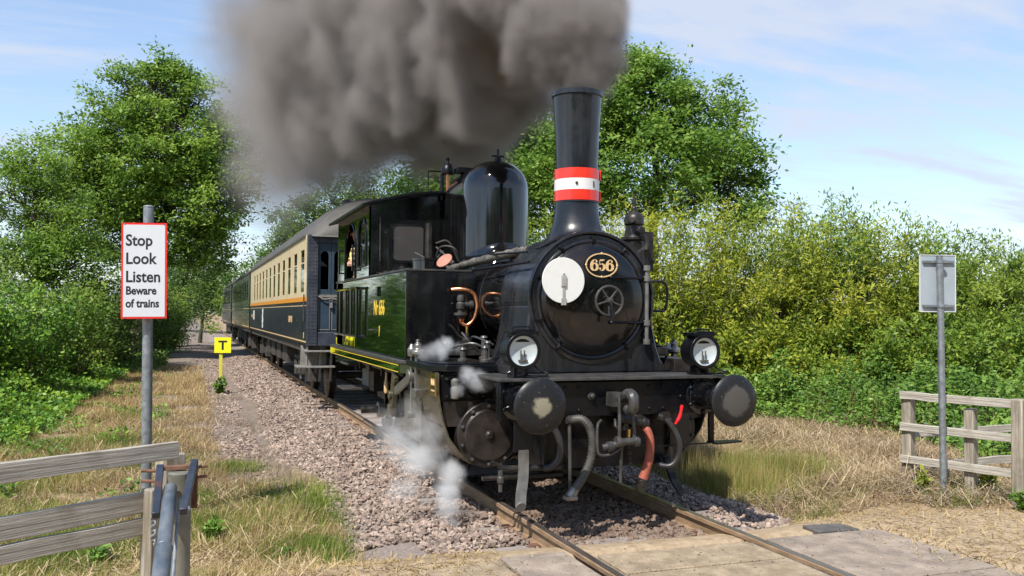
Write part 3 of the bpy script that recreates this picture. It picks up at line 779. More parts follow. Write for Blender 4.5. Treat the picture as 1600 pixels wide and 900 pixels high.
# number plate with fat-faced numerals
pc = Vector((.035, .845, 2.235)); el = lambda a, b, n=48: [(pc.x + a * math.cos(2 * math.pi * i / n), pc.z + b * math.sin(2 * math.pi * i / n)) for i in range(n)]
yp = doory(.035, 2.235) - .018
pl = build("number_plate", MB().prism(el(.165, .115), 'XZ', yp, yp + .02), M['gloss'], dr)
build("plate_rim", MB().ribbon(el(.152, .102), el(.163, .113), 'XZ', yp - .006, yp + .002), M['gold'], pl)
mb = MB()
for x, z in ((pc.x, pc.z + .108), (pc.x, pc.z - .108), (pc.x - .158, pc.z), (pc.x + .158, pc.z)):
    mb.lathe([(.012, 0), (.006, .006)], (x, yp - .004, z), (0, -1, 0), 8)
build("plate_screws", mb, M['gold'], pl, stuff=True)
SK = [0]
def stroke(mb, pts, y, dx, dz, s):
    """flat letter stroke of varying width: (x, z, half width)"""
    n = len(pts); a = []; b = []; SK[0] += 1; y = y - .0012 * (SK[0] % 4)
    for i, (x, z, w) in enumerate(pts):
        x0, z0, _ = pts[max(i - 1, 0)]; x1, z1, _ = pts[min(i + 1, n - 1)]
        l = math.hypot(x1 - x0, z1 - z0) or 1
        nx, nz = -(z1 - z0) / l, (x1 - x0) / l
        a.append((dx + (x + nx * w) * s, dz + (z + nz * w) * s)); b.append((dx + (x - nx * w) * s, dz + (z - nz * w) * s))
    vs = [(q[0], y - .003, q[1]) for q in a + b]
    mb.add(vs, [(i, i + 1, n + i + 1, n + i) for i in range(n - 1)])
def six(mb, dx, dz, s):
    stroke(mb, [(.5 + .27 * math.cos(R(a)), .36 + .30 * math.sin(R(a)), .045 + .10 * abs(math.cos(R(a))) ** 1.5) for a in range(0, 361, 20)], yp, dx, dz, s)
    stroke(mb, [(.23, .40, .145), (.235, .55, .145), (.27, .72, .12), (.38, .90, .07), (.52, .97, .03), (.66, .93, .035), (.72, .85, .06), (.71, .78, .05)], yp, dx, dz, s)
    mb.lathe([(.075 * s, 0), (.075 * s, .003)], (dx + .68 * s, yp - .004, dz + .80 * s), (0, -1, 0), 12)
def five(mb, dx, dz, s):
    stroke(mb, [(.28, .94, .055), (.5, .93, .075), (.72, .97, .03)], yp, dx, dz, s)
    stroke(mb, [(.29, .97, .03), (.26, .55, .03)], yp, dx, dz, s)
    stroke(mb, [(.27, .53, .03), (.40, .62, .03), (.55, .61, .06), (.68, .50, .12), (.71, .34, .14), (.66, .18, .11), (.52, .06, .045), (.36, .08, .03), (.28, .17, .06)], yp, dx, dz, s)
    mb.lathe([(.085 * s, 0), (.085 * s, .003)], (dx + .31 * s, yp - .004, dz + .22 * s), (0, -1, 0), 12)
for i, fn in enumerate((six, five, six)):
    mb = MB(); fn(mb, pc.x - .128 + .078 * i, pc.z - .055, .108); build("numeral", mb, M['gold'], pl)
# white disc with its clip
dc = Vector((-.362, .845, 2.085))
wd = build("white_disc", MB().lathe([(.205, 0), (.208, .004), (.208, .010), (.205, .014)], dc, (0, -1, 0), 56), M['disc'], LOCO, sharp=20, label="round white plate hung on the smokebox door")
mb = MB().bx(dc.x - .024, dc.x + .024, dc.y - .03, dc.y - .014, dc.z - .055, dc.z + .045).bx(dc.x - .012, dc.x + .012, dc.y - .024, dc.y - .014, dc.z - .20, dc.z - .055)
mb.bx(dc.x - .024, dc.x + .024, dc.y - .026, dc.y - .013, dc.z - .225, dc.z - .16).cyl((dc.x, dc.y - .014, dc.z + .06), (dc.x, dc.y - .03, dc.z + .06), .010, n=10)
build("disc_clip", mb, M['clip'], wd, .002)
# boiler
mb = MB().lathe([(.605, 1.79), (.605, 5.3)], (0, 0, ZB), (0, 1, 0), 64)
boiler = build("boiler", mb, M['gloss'], LOCO)
for y in (1.83, 2.55, 3.25):
    build("boiler_band", MB().lathe([(.607, 0), (.612, .004), (.612, .046), (.607, .05)], (0, y, ZB), (0, 1, 0), 64, False), M['gloss'], boiler)
mb = MB()
for i in range(28):
    a = R(-30 + 240 * i / 27)
    mb.sphere((RS * math.cos(a), 1.04, ZB + RS * math.sin(a)), .010, 6); mb.sphere((RS * math.cos(a), 1.76, ZB + RS * math.sin(a)), .010, 6)
for i in range(9):
    mb.sphere((-.63, 1.1 + .08 * i, 1.90), .009, 6)
build("rivets", mb, M['smokebox'], LOCO, stuff=True)
# ---- chimney
cy0 = 1.37
mb = MB()
prof = [(.215, 2.86), (.205, 2.95), (.205, 3.2), (.215, 3.5), (.236, 3.86), (.240, 3.89), (.252, 3.90), (.252, 3.945), (.236, 3.95), (.205, 3.94), (.19, 3.6)]
mb.lathe(prof, (0, cy0, 0), (0, 0, 1), 48, False)
n = 48; vs = []; fs = []
rings = [(.215, 0), (.222, .10), (.24, .19), (.275, .28), (.33, .36), (.41, .43)]
for i, (r, t) in enumerate(rings):
    for k in range(n):
        a = 2 * math.pi * k / n; x, y = r * math.cos(a), r * math.sin(a)
        z = 2.86 - t * 1.0
        surf = ZB + math.sqrt(max(.01, (RS + .008) ** 2 - x * x))
        w = (i / (len(rings) - 1)) ** 2
        vs.append((x, cy0 + y * .92, z * (1 - w) + surf * w))
for i in range(len(rings) - 1):
    for k in range(n):
        fs.append((i * n + k, i * n + (k + 1) % n, (i + 1) * n + (k + 1) % n, (i + 1) * n + k))
mb.add(vs, fs)
ch = build("chimney", mb, M['smokebox'], LOCO, sharp=40, label="tall tapered black chimney")
for z0, z1, m, nm in ((2.875, 2.975, 'redband', "red_band"), (2.975, 3.085, 'white', "white_band"), (3.085, 3.185, 'redband', "red_band")):
    mb = MB().lathe([(.214, z0), (.220, z0 + .001), (.220, z1 - .001), (.214, z1)], (0, cy0, 0), (0, 0, 1), 48, False)
    if m == 'redband':
        mb.box((.195, cy0 - .10, (z0 + z1) / 2), (.03, .012, z1 - z0), Matrix.Rotation(R(-25), 3, 'Z'))
    build(nm, mb, M[m], ch)
mb = MB().lathe([(.014, 0), (.014, .01), (.007, .016)], (-.09, cy0 - .202, 3.035), (-.4, -1, 0), 8).bx(.08, .095, cy0 - .206, cy0 - .200, 3.0, 3.06)
build("band_catch", mb, M['greypaint'], ch)
# ---- dome casing (arched prism along the boiler)
hw_, zt = .41, 3.665
arch0 = None
arch = [(-hw_, 2.30), (-hw_, zt - hw_)] + [(p[0], p[1]) for p in arc(0, zt - hw_, hw_, 180, 0, 20)][1:-1] + [(hw_, zt - hw_), (hw_, 2.30)]
mb = MB().prism(arch, 'XZ', 3.86, 4.75)
DY = 3.86
mb2 = MB().lathe([(hw_ + .002, 2.35), (hw_ + .002, zt - hw_ * .93)] + [((hw_ + .002) * math.cos(R(a)) ** .86, zt - hw_ * .93 + hw_ * .93 * math.sin(R(a)) ** .92) for a in range(6, 90, 4)] + [(.002, zt + .001)], (0, DY, 0), (0, 0, 1), 56)
dome = build("dome_casing", mb, M['gloss'], LOCO, .02, sharp=50, bseg=3, label="arched black casing behind the round dome")
dome = build("dome", mb2, M['gloss'], LOCO, sharp=60, label="tall round-topped gloss black steam dome")
mb = MB(); n = 48; vs = []; fs = []
for i, (r_, t) in enumerate(((hw_ + .004, 0), (hw_ + .015, .3), (hw_ + .05, .65), (hw_ + .13, 1.0))):
    for k in range(n):
        a = 2 * math.pi * k / n; x, y = r_ * math.cos(a), r_ * math.sin(a)
        surf = ZB + math.sqrt(.607 ** 2 - min(.36, x * x)) + .004
        vs.append((x, DY + y, surf + .10 * (1 - t) ** 1.5))
for i in range(3):
    for k in range(n):
        fs.append((i * n + k, i * n + (k + 1) % n, (i + 1) * n + (k + 1) % n, (i + 1) * n + k))
build("dome_skirt", mb.add(vs, fs), M['gloss'], dome, sharp=80)
mb = MB().cyl((.03, 3.86, zt - .02), (.03, 3.86, zt + .05), .06, .05, 14).cyl((.03, 3.86, zt + .05), (.03, 3.86, zt + .16), .016, n=8).bx(-.05, .11, 3.85, 3.87, zt + .06, zt + .08)
build("dome_valve", mb, M['satin'], dome)
build("casing_hatch", MB().bx(-.30, -.05, 4.5, 4.7, zt - .05, zt + .015), M['satin'], dome)
# ---- pipe along the boiler, handrail, lids
pts = bez([(-.33, 1.82, 2.42), (-.40, 1.95, 2.41), (-.50, 2.3, 2.38), (-.60, 2.9, 2.34), (-.66, 3.5, 2.30), (-.7, 4.2, 2.3)], 8)
build("lagged_pipe", MB().tube(pts, [.045 + .006 * math.sin(i * 1.7) for i in range(len(pts))], 12), M['lagging'], LOCO, label="pipe wrapped in dirty pale lagging")
build("hand_rail", MB().tube([(-.60, 1.1, 2.26), (-.625, 2.0, 2.255), (-.64, 3.4, 2.25), (-.65, 4.9, 2.25)], .014, 8).tube([(-.575, 1.2, 2.36), (-.53, 2.7, 2.42), (-.5, 3.7, 2.44)], .010, 8), M['satin'], LOCO)
# ---- air pump on the right of the smokebox
P0 = Vector((.67, 1.45, 0))
mb = MB().lathe([(.10, 2.22), (.11, 2.24), (.11, 2.52), (.13, 2.53), (.13, 2.56), (.10, 2.57), (.085, 2.68), (.10, 2.69), (.10, 2.76), (.075, 2.80), (.03, 2.82), (.03, 2.86), (.02, 2.87), (.02, 2.95), (.008, 3.0)], P0, (0, 0, 1), 20)
mb.box((.80, 1.47, 2.42), (.13, .14, .40)).cyl((.67, 1.35, 2.62), (.67, 1.28, 2.62), .04, n=12).cyl((.61, 1.36, 2.72), (.57, 1.30, 2.72), .03, n=10)
mb.tube(bez([(.85, 1.38, 2.3), (.9, 1.35, 2.45), (.88, 1.38, 2.55)], 5), .008, 6)
ap = build("air_pump", mb, M['oily'], LOCO, .006, label="sooty air pump beside the smokebox")
mb = MB().tube(bez([(.54, 1.22, 2.32), (.62, 1.25, 2.39), (.70, 1.28, 2.44), (.74, 1.3, 2.50)], 6), .024, 10).cyl((.67, 1.27, 2.22), (.67, 1.27, 2.35), .024, n=12).lathe([(.032, 0), (.032, .05)], (.67, 1.27, 2.29), (0, 0, 1), 6)
mb.tube([(.69, 1.28, 2.58), (.72, 1.27, 2.50), (.70, 1.26, 2.42)], .024, 8)
build("pump_pipe", mb, M['oily'], ap)
for z, w in ((2.02, .17), (1.38, .16)):
    mb = MB()
    mb.tube(bez([(.70, 1.25, z + .08), (.70 + w * .8, 1.2, z + .09), (.70 + w * 1.15, 1.18, z + .03), (.70 + w * 1.1, 1.18, z - .16), (.70 + w * .9, 1.2, z - .20), (.70, 1.25, z - .20)], 4), .013, 8)
    build("side_hand_hold", mb, M['satin'], LOCO)
mb = MB().box((.80, 1.15, 1.42), (.13, .10, .08)).box((.80, 1.10, 1.42), (.09, .01, .045))
for z in (1.72, 1.80, 1.88, 1.96, 2.06):
    mb.cyl((.70, 1.3, z), (.78, 1.3, z), .03, n=10)
mb.cyl((.72, 1.3, 1.5), (.72, 1.3, 2.2), .035, n=10).bx(.85, 1.08, .95, 1.5, 1.235, 1.36)
build("right_side_fittings", mb, M['oily'], LOCO, .004)
# ---- headlamps
def headlamp(x, z):
    y = .50
    mb = MB().lathe([(.135, .20), (.148, .19), (.150, 0.02), (.158, .015), (.158, -.012), (.128, -.014), (.126, .03)], (x, y, z), (0, 1, 0), 40, False)
    mb.lathe([(.135, .20), (.001, .20)], (x, y, z), (0, 1, 0), 40, False)
    mb.box((x, y + .10, z + .158), (.22, .19, .03)).box((x, y + .10, z + .12), (.17, .16, .09))
    lamp = build("headlamp", mb, M['satin'], LOCO, .004, label="round black headlamp with pale lens")
    build("reflector", MB().lathe([(.127, .002), (.118, .012), (.09, .026), (.05, .035), (.001, .038)], (x, y, z), (0, 1, 0), 36, False), M['reflector'], lamp)
    mb = MB()
    for dx, h in ((-.018, .085), (.014, .085)):
        mb.cyl((x + dx, y + .012, z - .085), (x + dx, y + .012, z - .085 + h), .007, n=10).sphere((x + dx, y + .012, z - .085 + h + .003), .008, 8)
    mb.box((x, y + .012, z - .082), (.08, .03, .014))
    build("burner", mb, M['steel'], lamp)
    build("lens", MB().lathe([(.127, 0), (.09, -.008), (.04, -.012), (.001, -.013)], (x, y, z), (0, 1, 0), 36, False), M['lensglass'], lamp)
    mb = MB().tube([(x - .07, y + .08, z + .17), (x - .07, y + .05, z + .205), (x + .08, y + .05, z + .205), (x + .08, y + .08, z + .17)], .007, 6)
    mb.cyl((x - .07, y + .02, z + .178), (x + .11, y + .02, z + .178), .009, n=8)
    build("lamp_handle", mb, M['satin'], lamp)
    mb = MB().box((x - .05, y + .1, (1.232 + z - .14) / 2), (.03, .10, z - .14 - 1.232)).box((x + .05, y + .1, (1.232 + z - .14) / 2), (.03, .10, z - .14 - 1.232)).box((x, y + .1, 1.245), (.16, .16, .02))
    mb.tube(bez([(x + .10, y + .03, z - .12), (x + .16, y - .0, z - .17), (x + .21, y - .03, 1.27), (x + .16, y - .04, 1.25), (x + .02, y - .02, 1.245)], 5), .009, 6)
    build("lamp_bracket", mb, M['satin'], lamp)
headlamp(-.87, 1.465)
headlamp(.905, 1.445)
# right-hand step below the beam
build("front_step", MB().prism([(1.0, .45), (1.32, .52), (1.32, .62), (1.0, .62)], 'XY', .60, .615).bar((1.02, .58, .9), (1.02, .58, .61), .03, .05).bar((.3, .52, .60), (1.0, .5, .612), .01, .012), M['satin'], LOCO)
# things seen on the platform left of the smokebox
mb = MB()
for (x, y, h) in ((-.95, 1.3, .12), (-.86, 1.5, .16), (-1.12, 1.45, .10), (-1.22, 1.7, .15), (-.80, 1.8, .2)):
    mb.lathe([(.05, 0), (.05, .02), (.028, .03), (.028, h), (.04, h + .01), (.03, h + .03)], (x, y, 1.33), (0, 0, 1), 10)
mb.tube(bez([(-.9, 1.35, 1.44), (-1.05, 1.4, 1.50), (-1.2, 1.55, 1.45), (-1.25, 1.8, 1.40)], 5), .012, 6).tube(bez([(-.8, 1.5, 1.48), (-.9, 1.8, 1.55), (-.85, 2.1, 1.5)], 5), .012, 6)
mb.tube(bez([(-1.12, 1.5, 1.6), (-1.05, 1.45, 1.5), (-.95, 1.5, 1.42)], 5), .01, 6)
build("platform_fittings", mb, M['greypaint'], LOCO)
# ---- copper pipes and valve in front of the tank
vx, vy = -.80, 2.62
mb = MB().lathe([(.02, 1.98), (.035, 1.97), (.045, 1.93), (.035, 1.90), (.05, 1.885), (.05, 1.83), (.035, 1.82), (.035, 1.79), (.075, 1.785), (.075, 1.76), (.04, 1.755), (.03, 1.72)], (vx, vy, 0), (0, 0, 1), 16)
mb.cyl((vx, vy, 1.87), (vx + .12, vy, 1.87), .035, n=12).lathe([(.05, 0), (.05, .03)], (vx + .10, vy, 1.87), (1, 0, 0), 12)
build("injector_valve", mb, M['greypaint'], LOCO)
pts = bez([(vx - .09, vy + .05, 2.035), (vx + .02, vy, 2.04), (vx + .13, vy - .02, 2.0), (vx + .175, vy - .03, 1.87), (vx + .14, vy - .03, 1.72), (vx + .07, vy - .02, 1.655), (vx + .01, vy, 1.68), (vx, vy, 1.74)], 7)
build("copper_pipe", MB().tube(pts, .022, 12), M['copper'], LOCO)
build("copper_pipe", MB().tube(bez([(-.565, 2.6, 2.02), (-.53, 2.58, 1.93), (-.51, 2.57, 1.83), (-.47, 2.58, 1.76), (-.42, 2.6, 1.70)], 6), [.02] * 14 + [.013] * 11, 10), M['copper'], LOCO)
mb = MB().cyl((vx + .07, vy - .02, 1.64), (vx + .07, vy - .02, 1.57), .024, .018, 10)
build("pipe_union", mb, M['brass'], LOCO)
mb = MB().lathe([(.05, 1.44), (.06, 1.46), (.06, 1.50), (.03, 1.52), (.03, 1.57)], (vx + .07, vy - .02, 0), (0, 0, 1), 12).tube(bez([(vx - .13, vy, 1.66), (vx - .08, vy, 1.62), (vx - .02, vy, 1.54), (vx + .04, vy, 1.51)], 5), .012, 8).box((vx + .07, vy, 1.42), (.22, .14, .05))
mb.bx(vx - .2, vx + .4, vy - .12, vy + .2, 1.335, 1.39)
build("injector", mb, M['oily'], LOCO)
build("flange", MB().lathe([(.088, 0), (.095, .006), (.095, .02)], (-.93, 2.80, 2.345), (-.62, -.42, .62), 20), M['lid'], LOCO, label="salmon coloured oval lid on the tank top")
# ---- side tanks with cab
for sx in (-1, 1):
    mb = MB().bx(sx * 1.375, sx * .62, 2.75, 7.55, 1.28, 2.235)
    tk = build("side_tank", mb, M['green'] if sx < 0 else M['green'], LOCO, .012)
    mb = MB().bx(sx * 1.372, sx * .60, 2.742, 2.750, 1.285, 2.228)
    build("tank_front_plate", mb, M['gloss'], tk)
    mb = MB().bx(sx * 1.385, sx * 1.365, 2.74, 7.57, 2.235, 2.255).bx(sx * 1.385, sx * .60, 2.735, 2.755, 2.235, 2.255)
    build("tank_edge", mb, M['greypaint'], tk, .003)
    mb = MB()
    for i in range(8):
        mb.sphere((sx * (1.33 - .09 * i), 2.74, 2.20), .008, 6); mb.sphere((sx * (1.33 - .09 * i), 2.74, 1.32), .008, 6)
    for i in range(10):
        mb.sphere((sx * 1.34, 2.74, 1.36 + .09 * i), .008, 6)
    build("rivets", mb, M['gloss'], tk, stuff=True)
    mb = MB().lathe([(.19, 2.235), (.19, 2.36), (.20, 2.365), (.20, 2.385), (.10, 2.40)], (sx * 1.02, 3.12, 0), (0, 0, 1), 28)
    build("filler_cap", mb, M['gloss'], tk)
    # coal dust, tools and pipes lying on top of the tank
    mb = MB()
    for i in range(46):
        mb.box((sx * rnd.uniform(.8, 1.34), rnd.uniform(3.4, 4.85), 2.255 + rnd.uniform(0, .02)), (rnd.uniform(.02, .07), rnd.uniform(.02, .07), rnd.uniform(.02, .05)), Matrix.Rotation(rnd.uniform(0, 3), 3, 'Z'))
    for i in range(5):
        mb.tube([(sx * rnd.uniform(.75, .95), rnd.uniform(2.8, 3.6), 2.30 + .08 * rnd.random()), (sx * rnd.uniform(.7, 1.0), rnd.uniform(3.4, 4.3), 2.35 + .2 * rnd.random())], .012, 6)
    mb.tube(bez([(sx * .72, 2.95, 2.36), (sx * .80, 2.9, 2.5), (sx * .92, 3.0, 2.52), (sx * .95, 3.1, 2.42)], 5), .011, 6).tube(bez([(sx * .70, 3.05, 2.36), (sx * .84, 3.0, 2.58), (sx * .97, 3.05, 2.56)], 5), .010, 6)
    build("tank_top_clutter", mb, M['underframe'], tk, stuff=True)
text("tank_number", "Nr 656", .24, (-1.377, 4.50, 1.76), (0, -1, 0), (0, 0, 1), M['yellowpaint'], LOCO, .006, .92, ext=.0012)
text("tank_letter", "I", .17, (-1.377, 4.16, 1.50), (0, -1, 0), (0, 0, 1), M['yellowpaint'], LOCO, .006, .9, ext=.0012)
text("tank_data_lettering", ". O W I", .17, (-1.377, 6.75, 1.32), (0, -1, 0), (0, 0, 1), M['signyellow'], LOCO, .01, 1.7, ext=.0012)
build("tank_bracket", MB().bx(-1.378, -1.42, 4.42, 4.62, 1.555, 1.575), M['greypaint'], LOCO)
build("tank_bracket", MB().bx(-1.378, -1.40, 4.18, 4.28, 1.98, 2.10), M['gloss'], LOCO)
mb = MB()
for y in (5.35, 5.80, 6.25, 6.75):
    mb.cyl((-1.44, y, 1.45), (-1.44, y, 2.12), .022, n=10)
    for z in (1.46, 2.11):
        mb.cyl((-1.375, y, z), (-1.44, y, z), .016, n=8)
mb.cyl((-1.44, 5.3, 2.11), (-1.44, 7.2, 2.11), .02, n=8).cyl((-1.44, 5.3, 1.46), (-1.44, 7.2, 1.46), .018, n=8)
build("side_rails", mb, M['gloss'], LOCO)
# ---- cab: front sheet with two round-cornered windows, side sheets with arched openings, curved roof
def rrect(cx, cz, w, h, r, n=5):
    out = []
    for (sx_, sz_, a0) in ((1, 1, 0), (-1, 1, 90), (-1, -1, 180), (1, -1, 270)):
        out += [(cx + sx_ * (w / 2 - r) + r * math.cos(R(a0 + 90 * i / n)), cz + sz_ * (h / 2 - r) + r * math.sin(R(a0 + 90 * i / n))) for i in range(n + 1)]
    return out
def sheet(outline_box, hole, plane, a, b, mb, n=24):
    """plate with a hole: the hole outline and points on the box in the same directions"""
    x0, x1, z0, z1 = outline_box
    cx = sum(p[0] for p in hole) / len(hole); cz = sum(p[1] for p in hole) / len(hole)
    out = []
    for (x, z) in hole:
        dx, dz = x - cx, z - cz
        t = min([((x1 if dx > 0 else x0) - cx) / dx if abs(dx) > 1e-6 else 1e9, ((z1 if dz > 0 else z0) - cz) / dz if abs(dz) > 1e-6 else 1e9])
        out.append([cx + dx * t, cz + dz * t])
    for cxn, czn in ((x0, z0), (x1, z0), (x0, z1), (x1, z1)):
        k = min(range(len(out)), key=lambda i: (out[i][0] - cxn) ** 2 + (out[i][1] - czn) ** 2)
        out[k] = [cxn, czn]
    mb.ribbon(hole, [tuple(p) for p in out], plane, a, b)
YC0, YC1 = 4.86, 7.45
CXM, CHW = -.375, 1.0
cabf = MB()
for sx in (-1, 1):
    xa, xb = sorted((CXM + sx * CHW, CXM + sx * .10)); sheet((xa, xb, 2.237, 3.13), rrect(CXM + sx * .495, 2.715, .46, .54, .09), 'XZ', YC0, YC0 + .02, cabf)
roofz = lambda x: 3.15 + .20 * math.cos((x - CXM) / 1.1 * math.pi / 2)
cabf.bx(CXM - .10, CXM + .10, YC0, YC0 + .02, 2.237, 3.13)
cabf.prism([(CXM - CHW, 3.13)] + [(CXM - CHW + 2 * CHW * i / 16, roofz(CXM - CHW + 2 * CHW * i / 16) - .015) for i in range(17)] + [(CXM + CHW, 3.13)], 'XZ', YC0, YC0 + .02)
cf = build("cab_front", cabf, M['gloss'], LOCO)
for sx in (-1, 1):
    mb = MB().ribbon(rrect(CXM + sx * .495, 2.715, .42, .50, .08), rrect(CXM + sx * .495, 2.715, .49, .57, .10), 'XZ', YC0 - .02, YC0 - .001)
    w = build("cab_window", mb, M['satin'], LOCO)
    build("pane", MB().prism(rrect(CXM + sx * .495, 2.715, .45, .53, .09), 'XZ', YC0 + .006, YC0 + .012), M['dusty'], w)
mb = MB()
for i in range(40):
    x = rnd.uniform(-1.33, -.45); z = rnd.choice([2.3, 3.1, rnd.uniform(2.3, 3.1)])
    if abs(x + .87) > .27 or abs(z - 2.715) > .3:
        mb.sphere((x, YC0 - .001, z), rnd.choice([.006, .006, .011]), 6)
mb.cyl((-1.24, YC0 - .03, 2.45), (-1.24, YC0 - .03, 3.02), .009, n=8)
build("rivets", mb, M['greypaint'], cf, stuff=True)
# left and right side sheets, each with an arched cab opening and an arched window
for sx in (-1, 1):
    mb = MB()
    def archhole(y0, y1, z0, z1):
        r = (y1 - y0) / 2; c = (y0 + y1) / 2
        pts = [(y1, z0), (y1, (z0 + z1) / 2)] + [(c + r * math.cos(R(a)), z1 - r * .8 + r * .8 * math.sin(R(a))) for a in range(0, 181, 15)] + [(y0, (z0 + z1) / 2), (y0, z0), (c, z0)]
        return pts
    h1 = archhole(5.05, 5.62, 2.40, 3.05); h2 = archhole(5.86, 6.72, 2.26, 3.06)
    X1, X2 = CXM + sx * CHW, CXM + sx * (CHW - .02); sheet((4.86, 5.74, 2.237, 3.2), h1, 'YZ', X1, X2, mb)
    sheet((5.74, 6.92, 2.237, 3.2), h2, 'YZ', X1, X2, mb)
    mb.bx(X1, X2, 6.92, YC1, 1.28, 3.2)
    sd = build("cab_side", mb, M['green'], LOCO)
    mb = MB()
    for h in (h1, h2):
        mb.tube([(X1 + sx * .005, y, z) for y, z in h], .014, 6, True)
    build("opening_beading", mb, M['satin'], sd)
    build("pane", MB().prism(h1, 'YZ', X1 - sx * .013, X1 - sx * .007), M['glass'], sd)
mb = MB()
for y in (6.95, 5.78):
    mb.cyl((-1.43, y, 2.36), (-1.43, y, 2.72), .014, n=8).cyl((-1.375, y, 2.37), (-1.43, y, 2.37), .012, n=8).cyl((-1.375, y, 2.71), (-1.43, y, 2.71), .012, n=8)
build("cab_hand_rail", mb, M['gloss'], LOCO)
n = 20
pr = [(CXM - 1.12 + 2.24 * i / n, roofz(CXM - 1.12 + 2.24 * i / n)) for i in range(n + 1)]
mb = MB().prism(pr + [(x, z + .035) for x, z in pr[::-1]], 'XZ', YC0 - .16, YC1 + .22)
build("cab_roof", mb, M['satin'], LOCO, .004)
build("roof_vent", MB().bx(CXM - .4, CXM + .4, 5.6, 6.6, 3.36, 3.43), M['satin'], LOCO, .01)
mb = MB().bx(-1.355, .605, YC1 - .02, YC1, 1.28, 2.35).bx(-1.355, -1.05, YC1 - .02, YC1, 2.35, 3.15).bx(.3, .605, YC1 - .02, YC1, 2.35, 3.15)
mb.bx(-1.355, .605, YC0, YC1, 1.28, 1.31).bx(-.55, .58, YC0 + .025, YC0 + .5, 1.31, 2.6)
build("cab_interior", mb, M['satin'], LOCO)
mb = MB().bx(-1.30, -.80, 6.45, 6.48, 1.31, 2.42)
build("wooden_locker", mb, M['varnish'], LOCO, .005)
mb = MB().bx(-1.15, 1.15, 7.56, 8.3, 1.28, 2.1)
build("coal_bunker", mb, M['green'], LOCO, .01)
# whistle on the cab front edge
mb = MB().cyl((-.36, 4.78, 3.28), (-.36, 4.78, 3.62), .022, n=10)
wh = build("whistle_pipe", mb, M['copper'], LOCO)
mb = MB().lathe([(.085, 3.62), (.09, 3.64), (.082, 3.70), (.055, 3.75), (.025, 3.77), (.018, 3.80), (.03, 3.815), (.03, 3.83), (.012, 3.85)], (-.36, 4.78, 0), (0, 0, 1), 20).cyl((-.36, 4.78, 3.65), (-.62, 4.78, 3.65), .010, n=6).cyl((-.62, 4.78, 3.65), (-.62, 4.78, 3.3), .007, n=6)
mb.cyl((-.43, 4.80, 3.27), (-.43, 4.80, 3.62), .028, n=8)
build("whistle_bell", mb, M['satin'], wh)
mb = MB().bx(.46, .58, 4.55, 4.70, 2.5, 3.12)
build("lamp_iron", MB().cyl((-.62, 4.70, 2.45), (-.62, 4.70, 2.95), .06, n=10), M['oily'], LOCO)
build("backhead_fittings", mb, M['oily'], LOCO, .004)
# ---- cab steps, sand and brake gear under the running board
mb = MB()
for z, w in ((1.02, .0), (.66, .04)):
    mb.bx(-1.40 - w, -1.02, 6.35, 6.95, z, z + .03)
mb.bx(-1.06, -1.03, 6.38, 6.41, .66, 1.22).bx(-1.06, -1.03, 6.88, 6.91, .66, 1.22)
st = build("cab_step", mb, M['greypaint'], LOCO, .004)
build("step_back_plate", MB().bx(-1.07, -1.055, 6.40, 6.90, .70, 1.18), M['stepwood'], st)
mb = MB().cyl((-1.25, 3.3, 1.08), (-1.25, 6.3, 1.08), .022, n=8)
for y in (3.6, 4.4, 5.2, 5.9):
    mb.bx(-1.29, -1.21, y, y + .05, 1.0, 1.14)
mb.bx(-1.15, -.95, 5.6, 5.9, .7, 1.1).bar((-1.1, 3.4, 1.1), (-1.0, 4.0, .4), .05, .05)
build("brake_gear", mb, M['oily'], LOCO)
build("lubricator", MB().lathe([(.02, .80), (.028, .82), (.028, .93), (.018, .95), (.012, 1.06)], (-1.27, 4.2, 0), (0, 0, 1), 10), M['gold'], LOCO)
